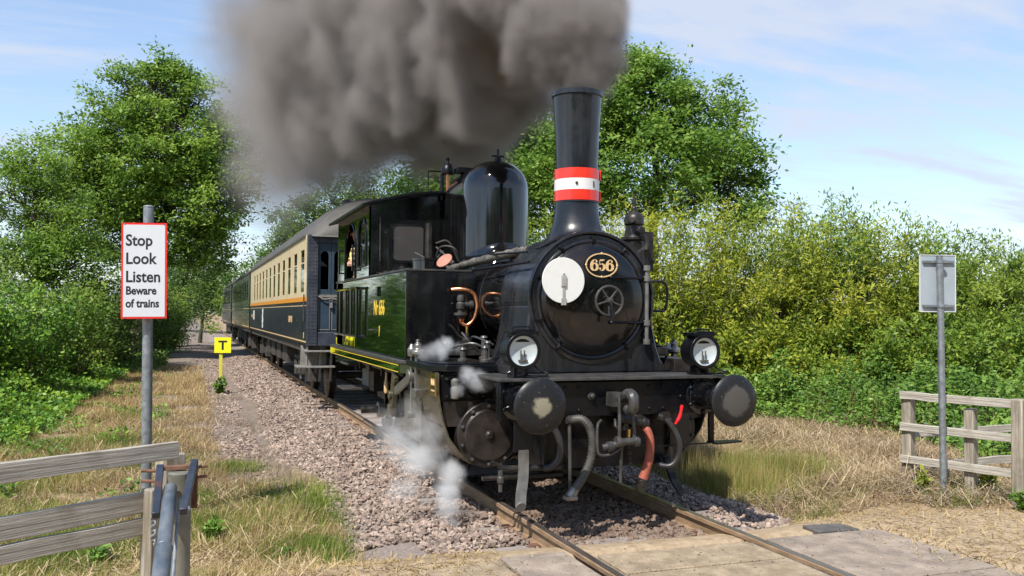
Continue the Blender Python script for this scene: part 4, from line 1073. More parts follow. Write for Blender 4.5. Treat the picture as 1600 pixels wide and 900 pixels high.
# ================================================================== coaches
def roof_profile(hw, ze, zp, n=18):
    return [(-hw + 2 * hw * i / n, ze + (zp - ze) * math.sin(math.pi * i / n) ** .72) for i in range(n + 1)]
def coach(name, label, y0, y1, hw, upper, lower, cream):
    c = empty(name, (0, (y0 + y1) / 2, 0), label, "railway coach", "coaches drawn by the locomotive")
    ze, zp = 3.27, (4.14 if cream else 3.95)
    mb = MB()
    # body: side walls with window openings left between pillars, floor, ends
    wins = []
    y = y0 + (.42 if cream else .95)
    step, ww = (1.27, .70) if cream else (1.2, .8)
    while y + ww < y1 - .7:
        wins.append((y, y + ww)); y += step
    z0, z1 = (2.15, 3.04) if cream else (2.22, 3.02)
    low = MB(); up = MB()
    for sx in (-1, 1):
        a, b = sx * hw, sx * (hw - .05)
        low.bx(a, b, y0 + .02, y1 - .02, 1.16, 1.98)
        up.bx(a, b, y0 + .02, y1 - .02, 2.08, z0); up.bx(a, b, y0 + .02, y1 - .02, z1, ze)
        ys = [y0 + .02] + [v for w in wins for v in w] + [y1 - .02]
        for i in range(0, len(ys), 2):
            up.bx(a - sx * .001, b, ys[i], ys[i + 1], z0, z1)
    bd = build("lower_side", low, lower, c, .006)
    uo = build("upper_side", up, upper, c)
    for sx in (-1, 1):
        mb = MB().bx(sx * (hw + .012), sx * (hw - .05), y0 + .02, y1 - .02, 1.985, 2.075)
        build("waist_stripe", mb, M['orange'] if cream else M['coachgreen'], c, .004)
        mb = MB().bx(sx * (hw + .004), sx * hw, y0 + .06, y1 - .06, 1.90, 1.915).bx(sx * (hw + .004), sx * hw, y0 + .06, y1 - .06, 1.20, 1.225)
        build("lining", mb, M['gold'], bd)
        for (a, b) in wins:
            mb = MB()
            x = sx * (hw + .004)
            fr = [(a, z0), (b, z0), (b, z1), (a, z1)]
            ins = [(a + .02, z0 + .03), (b - .02, z0 + .03), (b - .02, z1 - .03), (a + .02, z1 - .03)]
            mb.ribbon(ins, fr, 'YZ', sx * (hw - .03), sx * (hw + .001))
            if cream:
                mb.bx(sx * (hw - .028), sx * (hw - .002), a + .02, b - .02, 2.74, 2.765)
            w = build("window", mb, upper if cream else M['coachblue'], c)
            build("pane", MB().bx(sx * (hw - .010), sx * (hw - .016), a + .01, b - .01, z0 + .01, z1 - .01), M['coachglass'], w)
    if cream:
        build("waist_lettering", MB().bx(-hw - .003, -hw, y0 + 1.6, y0 + 1.62, 1.6, 1.62), M['gold'], bd)
        text("side_number", "0898", .20, (-hw - .003, y0 + 3.3, 1.56), (0, -1, 0), (0, 0, 1), M['gold'], bd, .004, 2.0)
        text("side_number", "0898", .16, (-hw - .003, y1 - .8, 1.58), (0, -1, 0), (0, 0, 1), M['gold'], bd, .004, 1.7)
        text("corner_mark", "8", .15, (-hw - .003, y0 + .45, 1.28), (0, -1, 0), (0, 0, 1), M['gold'], bd, .01, 1.3)
        build("white_plate", MB().bx(-hw - .006, -hw - .001, y1 - 2.3, y1 - 1.75, 1.52, 1.83), M['white_line'], bd, label="white panel on the dark lower side")
        rr = random.Random(3); L_ = []; R_ = []
        for i in range(10):
            z = 1.30 + .58 * i / 9
            L_.append((y1 - 6.1 - .12 * i / 9 + rr.uniform(-.05, .05), z)); R_.append((y1 - 5.6 - .12 * i / 9 + rr.uniform(-.12, .08) - .12 * abs(i - 5) / 5, z))
        build("scraped_paint_patch", MB().prism(L_ + R_[::-1], 'YZ', -hw - .004, -hw - .001), M['white_line'], bd, label="ragged white scrape on the dark lower side")
    # floor and inner partitions keep the far side dark
    mb = MB().bx(-hw + .05, hw - .05, y0 + .05, y1 - .05, 1.12, 1.2).bx(-.1, .1, y0 + .3, y1 - .3, 1.2, 2.6)
    for k in range(int((y1 - y0) / 2.6)):
        mb.bx(-hw + .2, hw - .2, y0 + 1.7 + 2.6 * k, y0 + 1.8 + 2.6 * k, 1.2, 2.75)
    build("interior", mb, M['varnish'] if not cream else M['underframe'], c)
    # end wall towards the engine: riveted corner posts, double doors with arched lights
    ye = y0
    em = M['endblue'] if cream else M['coachblue']
    mb = MB()
    for sx in (-1, 1):
        mb.bx(sx * hw, sx * (hw - .20), ye - .04, ye + .06, 1.14, ze)
        mb.bx(sx * .74, sx * .50, ye - .04, ye + .06, 1.14, ze)
    mb.prism([(-hw, ze - .15)] + roof_profile(hw - .02, ze - .03, ze + .02) + [(hw, ze - .15)], 'XZ', ye - .02, ye + .04)
    mb.bx(-hw + .2, hw - .2, ye - .02, ye + .05, 1.14, 1.40)
    ew = build("end_wall", mb, em, c, .008)
    mb = MB()
    for sx in (-1, 1):
        for k in range(30):
            for dx in (.04, .11, .165):
                mb.sphere((sx * (hw - dx), ye - .042, 1.2 + .068 * k), .012, 6)
    build("rivets", mb, M['greypaint'], ew, stuff=True)
    if cream:
        for sx in (-1, 1):
            for k in range(2):
                xa = sx * (hw - .21 - .255 * k); xb = sx * (hw - .21 - .255 * (k + 1) + .008)
                x0, x1 = min(xa, xb), max(xa, xb)
                d = MB(); cxm = (x0 + x1) / 2
                hole = [(cxm + .075, 2.22), (cxm + .075, 2.6)] + [(cxm + .075 * math.cos(R(t)), 2.88 + .08 * math.sin(R(t))) for t in range(0, 181, 30)] + [(cxm - .075, 2.6), (cxm - .075, 2.22), (cxm, 2.22)]
                sheet((x0, x1, 2.12, 3.18), hole, 'XZ', ye + .02, ye + .045, d)
                d.bx(x0, x1, ye + .02, ye + .045, 2.06, 2.12).bx(x0, x1, ye + .024, ye + .045, 1.40, 2.06)
                dd = build("end_door", d, M['doorblue'], c, .003)
                build("pane", MB().prism(hole, 'XZ', ye + .032, ye + .036), M['coachglass'], dd)
                fr = [(x0 + .012, 1.44), (x1 - .012, 1.44), (x1 - .012, 2.04), (x0 + .012, 2.04)]; ins = [(x0 + .024, 1.455), (x1 - .024, 1.455), (x1 - .024, 2.025), (x0 + .024, 2.025)]
                build("door_moulding", MB().ribbon(ins, fr, 'XZ', ye + .012, ye + .023), M['stepwood'], dd)
        mb = MB()
        for sx in (-1, 1):
            cxm = sx * (hw - .46)
            mb.tube(bez([(cxm - .25, ye - .01, 2.09), (cxm - .12, ye - .03, 2.03), (cxm, ye - .03, 2.05), (cxm + .12, ye - .03, 2.03), (cxm + .25, ye - .01, 2.09)], 5), .014, 6).box((cxm, ye - .01, 1.92), (.05, .05, .10))
            mb.bx(cxm - .26, cxm + .26, ye + .0, ye + .02, 2.07, 2.12)
        build("door_chain", mb, M['stepwood'], c)
        mb = MB()
        for sx in (-1, 1):
            mb.cyl((sx * (hw + .04), ye + .12, 1.62), (sx * (hw + .04), ye + .12, 2.12), .014, n=8)
        mb.cyl((-.5, ye - .3, 1.05), (-.5, ye, 1.05), .12, n=14).cyl((.5, ye - .3, 1.05), (.5, ye, 1.05), .12, n=14)
        build("hand_rail", mb, M['greypaint'], c)
        mb = MB()
        for z, dx in ((1.02, 0), (.72, .14)):
            mb.bx(-hw - .02 - dx, -hw + .55, ye - .05, ye + .5, z, z + .035)
        st = build("step", mb, M['stepwood'], c, .005)
        mb = MB()
        for x in (-hw + .05, -hw + .3, -hw + .5):
            mb.bar((x, ye + .1, 1.15), (x - .02, ye + .15, .45), .035, .035)
        mb.bar((-hw - .05, ye + .3, 1.0), (-hw - .06, ye + .3, .5), .03, .03)
        build("step_hanger", mb, M['stepwood'], st)
        build("tool_box", MB().bx(-hw + .02, -hw + .5, ye + .8, ye + 1.05, .68, 1.12), M['stepwood'], c, .01)
    # roof with a rounded end
    prof = roof_profile(hw + .03, ze, zp)
    n = len(prof); vs = []; fs = []
    ks = [(0.0, .10), (.05, .34), (.14, .56), (.30, .76), (.55, .91), (.9, .985), (1.3, 1.0), (y1 - y0, 1.0)] if cream else [(0.0, .93), (.2, 1.0), (y1 - y0, 1.0)]
    for (dy, k) in ks:
        for x, z in prof:
            vs.append((x * (.90 + .10 * k), y0 - .12 + dy * (1 if dy < 2 else 1), ze + (z - ze) * k + (.0 if k == 1 else -.05 * (1 - k))))
    for i in range(len(ks) - 1):
        for k in range(n - 1):
            fs.append((i * n + k, i * n + k + 1, (i + 1) * n + k + 1, (i + 1) * n + k))
    fs.append(tuple(range(n)))
    mb = MB().add(vs, fs)
    mb.bx(-hw - .03, -hw + .02, y0 + .3, y1, ze - .03, ze + .012).bx(hw + .03, hw - .02, y0 + .3, y1, ze - .03, ze + .012)
    rf = build("roof", mb, M['roof'], c, sharp=45)
    mb = MB()
    for k in range(5):
        yv = y0 + 2.2 + k * (y1 - y0 - 4) / 4
        mb.lathe([(.10, 0), (.12, .05), (.12, .12), (.06, .16)], (-.35, yv, zp - .05), (0, 0, 1), 12)
    build("roof_vents", mb, M['roof'], rf, stuff=True)
    # underframe, bogies and wheels
    mb = MB().bx(-hw + .06, -hw + .14, y0 + .1, y1 - .1, 1.0, 1.16).bx(hw - .06, hw - .14, y0 + .1, y1 - .1, 1.0, 1.16).bx(-.4, .4, y0 + .1, y1 - .1, .95, 1.12)
    for k in range(4):
        yv = y0 + 5.5 + k * 1.7
        mb.bx(-hw + .2, -.5, yv, yv + 1.1, .55, 1.0)
    build("underframe", mb, M['underframe'], c)
    for yb in (y0 + 2.9, y1 - 2.9):
        mb = MB()
        for sx in (-1, 1):
            mb.bx(sx * 1.02, sx * 1.10, yb - 1.75, yb + 1.75, .52, .72)
            for dy in (-1.2, 1.2):
                mb.bx(sx * 1.0, sx * 1.2, yb + dy - .18, yb + dy + .18, .34, .68)
                mb.bx(sx * 1.05, sx * 1.17, yb + dy - .5, yb + dy + .5, .70, .78)
            mb.bx(sx * 1.0, sx * 1.22, yb - .35, yb + .35, .42, .95)
        mb.bx(-1.05, 1.05, yb - .2, yb + .2, .50, .66)
        bg = build("bogie", mb, M['underframe'], c, .012)
        for dy in (-1.2, 1.2):
            mb = MB()
            for sx in (-1, 1):
                mb.lathe([(.05, -.06), (.40, -.06), (.46, -.05), (.46, .05), (.50, .06), (.50, .075), (.05, .075)], (sx * .76, yb + dy, .46), (-sx, 0, 0), 28)
            mb.cyl((-.7, yb + dy, .46), (.7, yb + dy, .46), .07, n=10)
            build("wheelset", mb, M['oily'], bg)
    return c
coach("cream_coach", "dark blue and cream railway coach with an orange stripe, coupled right behind the locomotive", 10.75, 27.6, 1.45, M['cream'], M['coachblue'], True)
coach("green_coach", "dark green coach right behind the cream one", 28.6, 43.2, 1.43, M['coachgreen'], M['coachgreen'], False)
coach("black_coach", "last and farthest coach of the train, nearly black, mostly hidden", 44.2, 58.5, 1.45, M['coachblue'], M['coachblue'], False)

# ================================================================== track
TRK = empty("railway_track", (0, 10, 0), None, None, kind="structure")
railp = [(-.036, 0), (-.030, .0045), (.030, .0045), (.036, 0), (.036, -.03), (.010, -.045), (.010, -.125), (.065, -.140), (.065, -.155), (-.065, -.155), (-.065, -.140), (-.010, -.125), (-.010, -.045), (-.036, -.03)]
for sx in (-1, 1):
    r = build("rail", MB().prism([(sx * .7525 + x, z - .0045) for x, z in railp], 'XZ', -7, 75), M['railside'], TRK)
    mb = MB().bx(sx * .7525 - .028, sx * .7525 + .028, -7, 75, .0005, .0035)
    build("rail_head", mb, M['railtop'], r)
sl = None
k = 0
for i in range(72):
    y = .27 + .70 * i
    if sl is None:
        mb = MB().box((0, y, -.245), (2.6, .25, .20))
        sl = build("sleeper", mb, M['sleeper'], TRK, .012, at=(0, y, -.245))
    else:
        c = clone(sl, TRK, Vector((rnd.uniform(-.02, .02), y - 10, -.245)))
        c.rotation_euler.z = rnd.uniform(-.008, .008)
mb = MB()
for i in range(34):
    y = .27 + .70 * i
    for sx in (-1, 1):
        for d in (-.09, .09):
            mb.box((sx * .7525 + d, y, -.13), (.07, .10, .035))
build("rail_chairs", mb, M['rust'], TRK, stuff=True)

# ================================================================== ground
def vnoise(x, y, s, seed):
    """smooth value noise on numpy arrays"""
    r = np.random.default_rng(seed); g = r.random((64, 64))
    u, v = x / s, y / s
    i, j = np.floor(u).astype(int), np.floor(v).astype(int)
    fu, fv = u - i, v - j
    fu = fu * fu * (3 - 2 * fu); fv = fv * fv * (3 - 2 * fv)
    a = g[i % 64, j % 64]; b = g[(i + 1) % 64, j % 64]; c = g[i % 64, (j + 1) % 64]; d = g[(i + 1) % 64, (j + 1) % 64]
    return (a * (1 - fu) + b * fu) * (1 - fv) + (c * (1 - fu) + d * fu) * fv
def sst(a, b, x):
    t = np.clip((x - a) / (b - a), 0, 1); return t * t * (3 - 2 * t)
def ballast_h(x, y):
    ax = np.abs(x)
    h = -.135 - .02 * sst(.55, 0, ax) - .22 * sst(1.45, 2.6, ax)
    return h + .035 * (vnoise(x, y, .35, 3) - .5)
def ground_h(x, y):
    x = np.asarray(x, float); y = np.asarray(y, float)
    h = -.26 + .10 * (vnoise(x, y, 2.3, 1) - .5) + .03 * (vnoise(x, y, .5, 2) - .5)
    h -= .12 * sst(3.0, .4, np.abs(x)) * sst(-.2, .6, y)
    # path level with the rails at the crossing, the lane climbs to it from both sides
    cr = sst(1.0, -.35, y + .12 * np.abs(x) * 0 + .25 * (vnoise(x, y, 1.2, 6) - .5))
    hx = -.035 - .16 * sst(1.9, 6, np.abs(x)) + .02 * (vnoise(x, y, .6, 8) - .5)
    h = h * (1 - cr) + hx * cr
    # a low bank of dead grass round the right-hand sign and a rise under the hedges
    h += .26 * np.exp(-((x - 4.0) / 1.3) ** 2 - ((y - 1.2) / .9) ** 2)
    h += .5 * sst(6.5, 12, -x) * sst(2, 8, y) + .25 * sst(9, 16, x)
    return h
def grid_mesh(name, xs, ys, hf, m, drop=None, parent=None):
    X, Y = np.meshgrid(xs, ys)
    Z = hf(X, Y)
    v = np.stack([X, Y, Z], -1).reshape(-1, 3)
    nx, ny = len(xs), len(ys)
    idx = np.arange(nx * ny).reshape(ny, nx)
    f = np.stack([idx[:-1, :-1], idx[:-1, 1:], idx[1:, 1:], idx[1:, :-1]], -1).reshape(-1, 4)
    if drop is not None:
        f = f[~drop(v[f].mean(1))]
    me = bpy.data.meshes.new(name); me.from_pydata(v.tolist(), [], f.tolist())
    me.polygons.foreach_set("use_smooth", np.ones(len(me.polygons), dtype=bool))
    me.materials.append(m)
    o = bpy.data.objects.new(name, me); put(o, parent, Vector((0, 0, 0)))
    return o
def groundmat():
    m = bpy.data.materials.new("dry_ground"); m.use_nodes = True
    nt = m.node_tree; N, L = nt.nodes, nt.links; b = N["Principled BSDF"]
    tc = N.new("ShaderNodeTexCoord")
    def noise(s, d=6):
        n = N.new("ShaderNodeTexNoise"); n.inputs["Scale"].default_value = s; n.inputs["Detail"].default_value = d; n.inputs["Roughness"].default_value = .65
        L.new(tc.outputs["Object"], n.inputs[0]); return n.outputs[0]
    def mixc(f, a, bb):
        x = N.new("ShaderNodeMix"); x.data_type = 'RGBA'; L.new(f, x.inputs[0]); L.new(a, x.inputs[6]); L.new(bb, x.inputs[7]); return x.outputs[2]
    def ramp(src, st):
        r = _ramp(N, st); L.new(src, r.inputs[0]); return r.outputs[0]
    def mr(src, a, bb, c=0.0, d=1.0):
        x = N.new("ShaderNodeMapRange"); x.interpolation_type = 'SMOOTHSTEP'
        x.inputs[1].default_value = a; x.inputs[2].default_value = bb; x.inputs[3].default_value = c; x.inputs[4].default_value = d; L.new(src, x.inputs[0]); return x.outputs[0]
    def mul(a, bb):
        x = N.new("ShaderNodeMath"); x.operation = 'MULTIPLY'; L.new(a, x.inputs[0]); L.new(bb, x.inputs[1]); return x.outputs[0]
    def add(a, bb, k=1.0):
        x = N.new("ShaderNodeMath"); x.operation = 'MULTIPLY_ADD'; L.new(bb, x.inputs[0]); x.inputs[1].default_value = k; L.new(a, x.inputs[2]); return x.outputs[0]
    sp = N.new("ShaderNodeSeparateXYZ"); L.new(tc.outputs["Object"], sp.inputs[0])
    soil = ramp(noise(5), [(.3, (.16, .11, .065)), (.5, (.30, .215, .125)), (.7, (.42, .315, .20))])
    dust = ramp(noise(9), [(.3, (.27, .195, .12)), (.55, (.41, .31, .20)), (.75, (.50, .395, .27))])
    dead = ramp(noise(14), [(.3, (.13, .105, .085)), (.55, (.24, .195, .16)), (.75, (.34, .28, .23))])
    n1 = noise(1.1)
    lane = mr(add(sp.outputs[1], n1, 1.2), 1.6, .3)
    col = mixc(lane, soil, dust)
    # strip of dead grey growth beside the ballast
    wx = add(sp.outputs[0], n1, 1.6)
    s1 = mul(mr(wx, -4.6, -3.3), mr(wx, -.8, -1.6))
    col = mixc(mul(s1, mr(sp.outputs[1], 4, 7)), col, dead)
    L.new(col, b.inputs["Base Color"]); b.inputs["Roughness"].default_value = .95; b.inputs["Specular IOR Level"].default_value = .2
    bp = N.new("ShaderNodeBump"); bp.inputs["Strength"].default_value = .7; bp.inputs["Distance"].default_value = .04
    L.new(noise(22), bp.inputs["Height"]); L.new(bp.outputs[0], b.inputs["Normal"])
    return m
M['ground'] = groundmat()
near = lambda c: (np.abs(c[:, 0]) < 2.02) & (c[:, 1] < -.48)
def spaced(a, b, fine0, fine1, s, far):
    out = [a]
    while out[-1] < b:
        x = out[-1]; d = 0 if fine0 <= x <= fine1 else min(abs(x - fine0), abs(x - fine1))
        out.append(x + s + d * far)
    return np.array(out)
xs = spaced(-400, 400, -8, 9, .16, .12); ys = spaced(-60, 900, -8, 14, .16, .10)
def gh2(x, y):
    h = ground_h(x, y)
    far = sst(60, 300, np.hypot(x, y)); h = h * (1 - far) + (-.3) * far
    return np.where((np.abs(x) < 2.05) & (y < -.42), np.minimum(h, -.26), h)
g = grid_mesh("ground", xs, ys, gh2, M['ground']); g["kind"] = "structure"
g = grid_mesh("ballast_bed", np.arange(-2.72, 2.73, .08), np.concatenate([np.arange(-.6, 12, .12), np.arange(12, 76, .5)]), lambda x, y: ballast_h(x, y) - .015, mat("ballast_fines", (.15, .115, .10), (.30, .245, .21), 34, .95, bump=.8, bscale=60, lo=.3, hi=.7)); g["kind"] = "structure"
# ---- crossing panels
CRS = empty("level_crossing", (0, -2, 0), None, None, kind="structure")
def slab(poly, m, z1, label=None):
    return build("crossing_panel", MB().prism(poly, 'XY', z1 - .22, z1), m, CRS, .008, label=label)
slab([(-1.36, -.34), (-.845, -.34), (-.845, -2.14), (-1.36, -2.14)], M['slab'], -.014)
slab([(-1.36, -2.155), (-.845, -2.155), (-.845, -4.0), (-1.36, -4.0)], M['slab'], -.016)
slab([(-.655, -.52), (.655, -.52), (.655, -1.01), (-.655, -1.01)], M['sandslab'], -.012)
slab([(-.655, -1.03), (.655, -1.03), (.655, -2.6), (-.655, -2.6)], M['sandslab'], -.016)
slab([(-.655, -2.62), (.655, -2.62), (.655, -4.4), (-.655, -4.4)], M['sandslab'], -.014)
slab([(.845, -.50), (1.97, -.50), (1.97, -1.70), (.845, -1.70)], M['slab'], -.012)
slab([(.845, -1.715), (1.97, -1.715), (1.97, -3.3), (.845, -3.3)], M['slab'], -.015)
slab([(-1.95, -.50), (-1.385, -.36), (-1.385, -3.0), (-1.95, -3.0)], M['sandslab'], -.022)
build("rubber_plate", MB().prism([(1.42, -.22), (1.78, -.26), (1.80, -.48), (1.40, -.46)], 'XY', -.08, -.008), M['darkslab'], CRS, .006)
build("flangeway_timber", MB().bx(-.70, -.662, -4.4, -.52, -.10, -.03).bx(.662, .70, -4.4, -.52, -.10, -.03), M['postwood'], CRS)
# ---- loose ballast stones (gravel)
def stones(n_near=50000, n_far=26000):
    ph = (1 + 5 ** .5) / 2
    base = np.array([(-1, ph, 0), (1, ph, 0), (-1, -ph, 0), (1, -ph, 0), (0, -1, ph), (0, 1, ph), (0, -1, -ph), (0, 1, -ph), (ph, 0, -1), (ph, 0, 1), (-ph, 0, -1), (-ph, 0, 1)], float) / 1.9
    tri = np.array([(0, 11, 5), (0, 5, 1), (0, 1, 7), (0, 7, 10), (0, 10, 11), (1, 5, 9), (5, 11, 4), (11, 10, 2), (10, 7, 6), (7, 1, 8), (3, 9, 4), (3, 4, 2), (3, 2, 6), (3, 6, 8), (3, 8, 9), (4, 9, 5), (2, 4, 11), (6, 2, 10), (8, 6, 7), (9, 8, 1)])
    x1 = nrg.uniform(-3.4, 2.4, n_near); y1 = -.5 + 8.5 * nrg.random(n_near) ** 1.2
    x2 = nrg.uniform(-3.6, -.72, n_far); y2 = 7.5 + 26 * nrg.random(n_far) ** 1.5
    x = np.concatenate([x1, x2]); y = np.concatenate([y1, y2])
    edge = -2.15 + .6 * (vnoise(x, y, .9, 21) - .5) - .45 * sst(2, 8, y)
    keep = (x > edge - np.abs(nrg.normal(0, .42, len(x))) * sst(1, 5, y) + nrg.normal(0, .10, len(x))) & ~((y < -.35) & (np.abs(x) > .845) & (x < 2)) & ~((y < -.52) & (np.abs(x) < .66)) & (np.abs(np.abs(x) - .7525) > .062)
    keep &= ~((y > 3.5) & (np.abs(x) < .6) & (y < 60)) & ~((x > 1.9 + .3 * nrg.random(len(x))) & (y > .3)) & ~((x < -1.7) & (y < .9 - .5 * (x + 1.7)))
    x, y = x[keep], y[keep]; n = len(x)
    s = np.clip(nrg.lognormal(math.log(.0150), .38, n), .007, .034) * (1 + .3 * sst(8, 20, y))
    z = np.where(x < -2.5, ground_h(x, y), ballast_h(x, y)) + s * nrg.uniform(-.1, .75, n)
    sl = (np.abs(((y - .27 + .35) % .7) - .35) < .125) & (np.abs(x) > .9) & (np.abs(x) < 1.3)
    k2 = ~(sl & (nrg.random(n) < .97) & (vnoise(x, y, .6, 23) > .28)); x, y, z, s = x[k2], y[k2], z[k2], s[k2]; n = len(x)
    octa = np.array([(1, 0, 0), (-1, 0, 0), (0, 1, 0), (0, -1, 0), (0, 0, 1), (0, 0, -1)], float) * 1.15
    otri = np.array([(0, 2, 4), (2, 1, 4), (1, 3, 4), (3, 0, 4), (2, 0, 5), (1, 2, 5), (3, 1, 5), (0, 3, 5)])
    def shape(sel, bs, jit):
        m_ = int(sel.sum()); k_ = len(bs); xx, yy, zz, ss = x[sel], y[sel], z[sel], s[sel]
        v = bs[None] * (1 + nrg.normal(0, .20, (m_, k_, 1))) + nrg.normal(0, jit, (m_, k_, 3))
        v *= np.stack([nrg.uniform(.75, 1.35, m_), nrg.uniform(.75, 1.35, m_), nrg.uniform(.55, .95, m_)], -1)[:, None, :]
        a, b_ = nrg.uniform(0, 6.283, m_), nrg.normal(0, .45, m_)
        ca, sa, cb, sb = np.cos(a), np.sin(a), np.cos(b_), np.sin(b_)
        vy, vz = v[..., 1] * cb[:, None] - v[..., 2] * sb[:, None], v[..., 1] * sb[:, None] + v[..., 2] * cb[:, None]
        vx, vy = v[..., 0] * ca[:, None] - vy * sa[:, None], v[..., 0] * sa[:, None] + vy * ca[:, None]
        return (np.stack([vx, vy, vz], -1) * ss[:, None, None] + np.stack([xx, yy, zz], -1)[:, None, :]).reshape(-1, 3)
    nr = y < 3.0
    va, vb = shape(nr, base, .10), shape(~nr, octa, .16)
    fv = np.concatenate([(tri[None] + 12 * np.arange(nr.sum())[:, None, None]).reshape(-1), len(va) + (otri[None] + 6 * np.arange((~nr).sum())[:, None, None]).reshape(-1)])
    v = np.concatenate([va, vb])
    me = bpy.data.meshes.new("ballast_gravel")
    me.vertices.add(len(v)); me.vertices.foreach_set("co", v.astype(np.float32).ravel())
    me.loops.add(len(fv)); me.loops.foreach_set("vertex_index", fv.astype(np.int32))
    me.polygons.add(len(fv) // 3); me.polygons.foreach_set("loop_start", np.arange(0, len(fv), 3, dtype=np.int32))
    me.polygons.foreach_set("use_smooth", np.zeros(len(fv) // 3, dtype=bool))
    me.update(calc_edges=True); me.materials.append(M['stone'])
    o = bpy.data.objects.new("ballast_gravel", me); put(o, None, Vector((0, 0, 0))); o["kind"] = "stuff"
stones()

# ================================================================== signs
def G(x, y):
    return float(ground_h(np.array([x]), np.array([y]))[0])
def sign_base(px, py, lean=(0, 0)):
    return Vector((px, py, G(px, py) - .25))
b0 = Vector((-3.895, 2.56, -.3))
S1 = empty("warning_sign", b0, "white trackside sign with a red border reading Stop Look Listen on a grey pole", "sign")
top = Vector((-3.925, 2.5, 2.76))
mb = MB().cyl(b0 - Vector((0, 0, .3)), top, .047, n=20).lathe([(.05, 0), (.05, .012), (.03, .02)], top, (0, 0, 1), 20)
build("pole", mb, M['galv'], S1, .002)
xd = Vector((.985, -.17, .012)).normalized(); yd = Vector((-.008, -.0, 1)); yd = (yd - xd * yd.dot(xd)).normalized(); zd = xd.cross(yd)
pc_ = Vector((-3.937, 2.46, 2.155))
def plate(name, c, w, h, t, m, parent, off=0.0):
    mb = MB(); vs = []
    for o_ in (off, off + t):
        for (a, b) in ((-1, -1), (1, -1), (1, 1), (-1, 1)):
            vs.append(c + xd * a * w / 2 + yd * b * h / 2 + zd * o_)
    mb.add(vs, [(3, 2, 1, 0), (4, 5, 6, 7), (0, 1, 5, 4), (1, 2, 6, 5), (2, 3, 7, 6), (3, 0, 4, 7)])
    return build(name, mb, m, parent)
pc_ = pc_ + zd * .07
SW, SH = .405, .895
bd = plate("board", pc_, SW, SH, .004, M['signred'], S1)
plate("white_face", pc_, SW - .036, SH - .036, .0015, M['signwhite'], bd, .004)
for body, sz, dx, dy, xs_ in (("Stop", .148, -.165, .235, .88), ("Look", .148, -.165, .065, .88), ("Listen", .148, -.165, -.105, .88), ("Beware", .106, -.162, -.220, .84), ("of trains", .106, -.162, -.340, .84)):
    text("lettering", body, sz, pc_ + xd * dx + yd * dy + zd * .0065, xd, yd, M['ink'], bd, .003, xs_, ext=.0006)
for dz in (.32, -.32):
    build("clamp", MB().box(pc_ + yd * dz - zd * .02, (.10, .03, .03)), M['galv'], S1)
    for dx in (-.178, .178):
        build("bolt", MB().lathe([(.007, 0), (.006, .004)], pc_ + yd * (dz * 1.36) + xd * dx * .98 + zd * .0055, zd, 10), M['galv'], bd)
bT = Vector((-2.78, 17.3, -.22))
S2 = empty("marker_sign", bT, "small yellow trackside sign with a black letter T on a yellow post", "sign")
bT2 = Vector((bT.x, bT.y, G(bT.x, bT.y)))
build("post", MB().bx(bT.x - .04, bT.x + .04, bT.y - .02, bT.y + .02, -.6, .75), M['postyellow'], S2, .004)
xd = Vector((.97, -.24, 0)).normalized(); yd = Vector((0, 0, 1)); zd = xd.cross(yd)
pT = Vector((bT.x + .04, bT.y - .05, .93))
bd = plate("board", pT, .41, .39, .012, M['signyellow'], S2)
text("letter", "T", .32, pT - yd * .11 + zd * .014, xd, yd, M['ink'], bd, .008, 1.1, 'CENTER', .002)
# the back of a sign on the right
b1 = Vector((3.83, .62, G(3.83, .62)))
S3 = empty("crossing_sign", b1, "sign seen from behind, plain blue grey back on thin galvanised post, by right fence", "sign")
t1 = Vector((3.755, .585, 2.405))
build("post", MB().cyl(b1 - Vector((0, 0, .3)), t1, .034, n=20).lathe([(.037, 0), (.037, .01), (.02, .02)], t1, (0, 0, 1), 16), M['galv'], S3)
xd = Vector((.955, -.295, .0)).normalized(); yd = Vector((-.02, 0, 1)); yd = (yd - xd * yd.dot(xd)).normalized(); zd = xd.cross(yd)
pc2 = Vector((3.79, .65, 2.13))
bd = plate("board", pc2, .385, .595, .004, M['signback'], S3)
mb = MB()
for a, b, w, h in ((0, .295, .385, .006), (0, -.295, .385, .006), (.190, 0, .006, .595), (-.190, 0, .006, .595)):
    for vs in [[pc2 + xd * (a + i * w / 2) + yd * (b + j * h / 2) + zd * k for k in (-.006, .010) for i, j in ((-1, -1), (1, -1), (1, 1), (-1, 1))]]:
        mb.add(vs, [(3, 2, 1, 0), (4, 5, 6, 7), (0, 1, 5, 4), (1, 2, 6, 5), (2, 3, 7, 6), (3, 0, 4, 7)])
build("edge_trim", mb, M['white'], bd)
for dz in (.225, -.235):
    c = pc2 + yd * dz + zd * .018
    rl = MB().bar(c - xd * .165, c + xd * .165, .028, .022)
    r_ = build("mounting_rail", rl, M['galv'], S3)
    cc = Vector((t1.x + (b1.x - t1.x) * (2.40 - c.z) / 2.4, t1.y, c.z))
    mb = MB().lathe([(.040, -.016), (.040, .016)], cc, (0, 0, 1), 16).box(cc + xd * .045 + zd * .01, (.03, .03, .03))
    build("clamp", mb, M['galv'], r_)

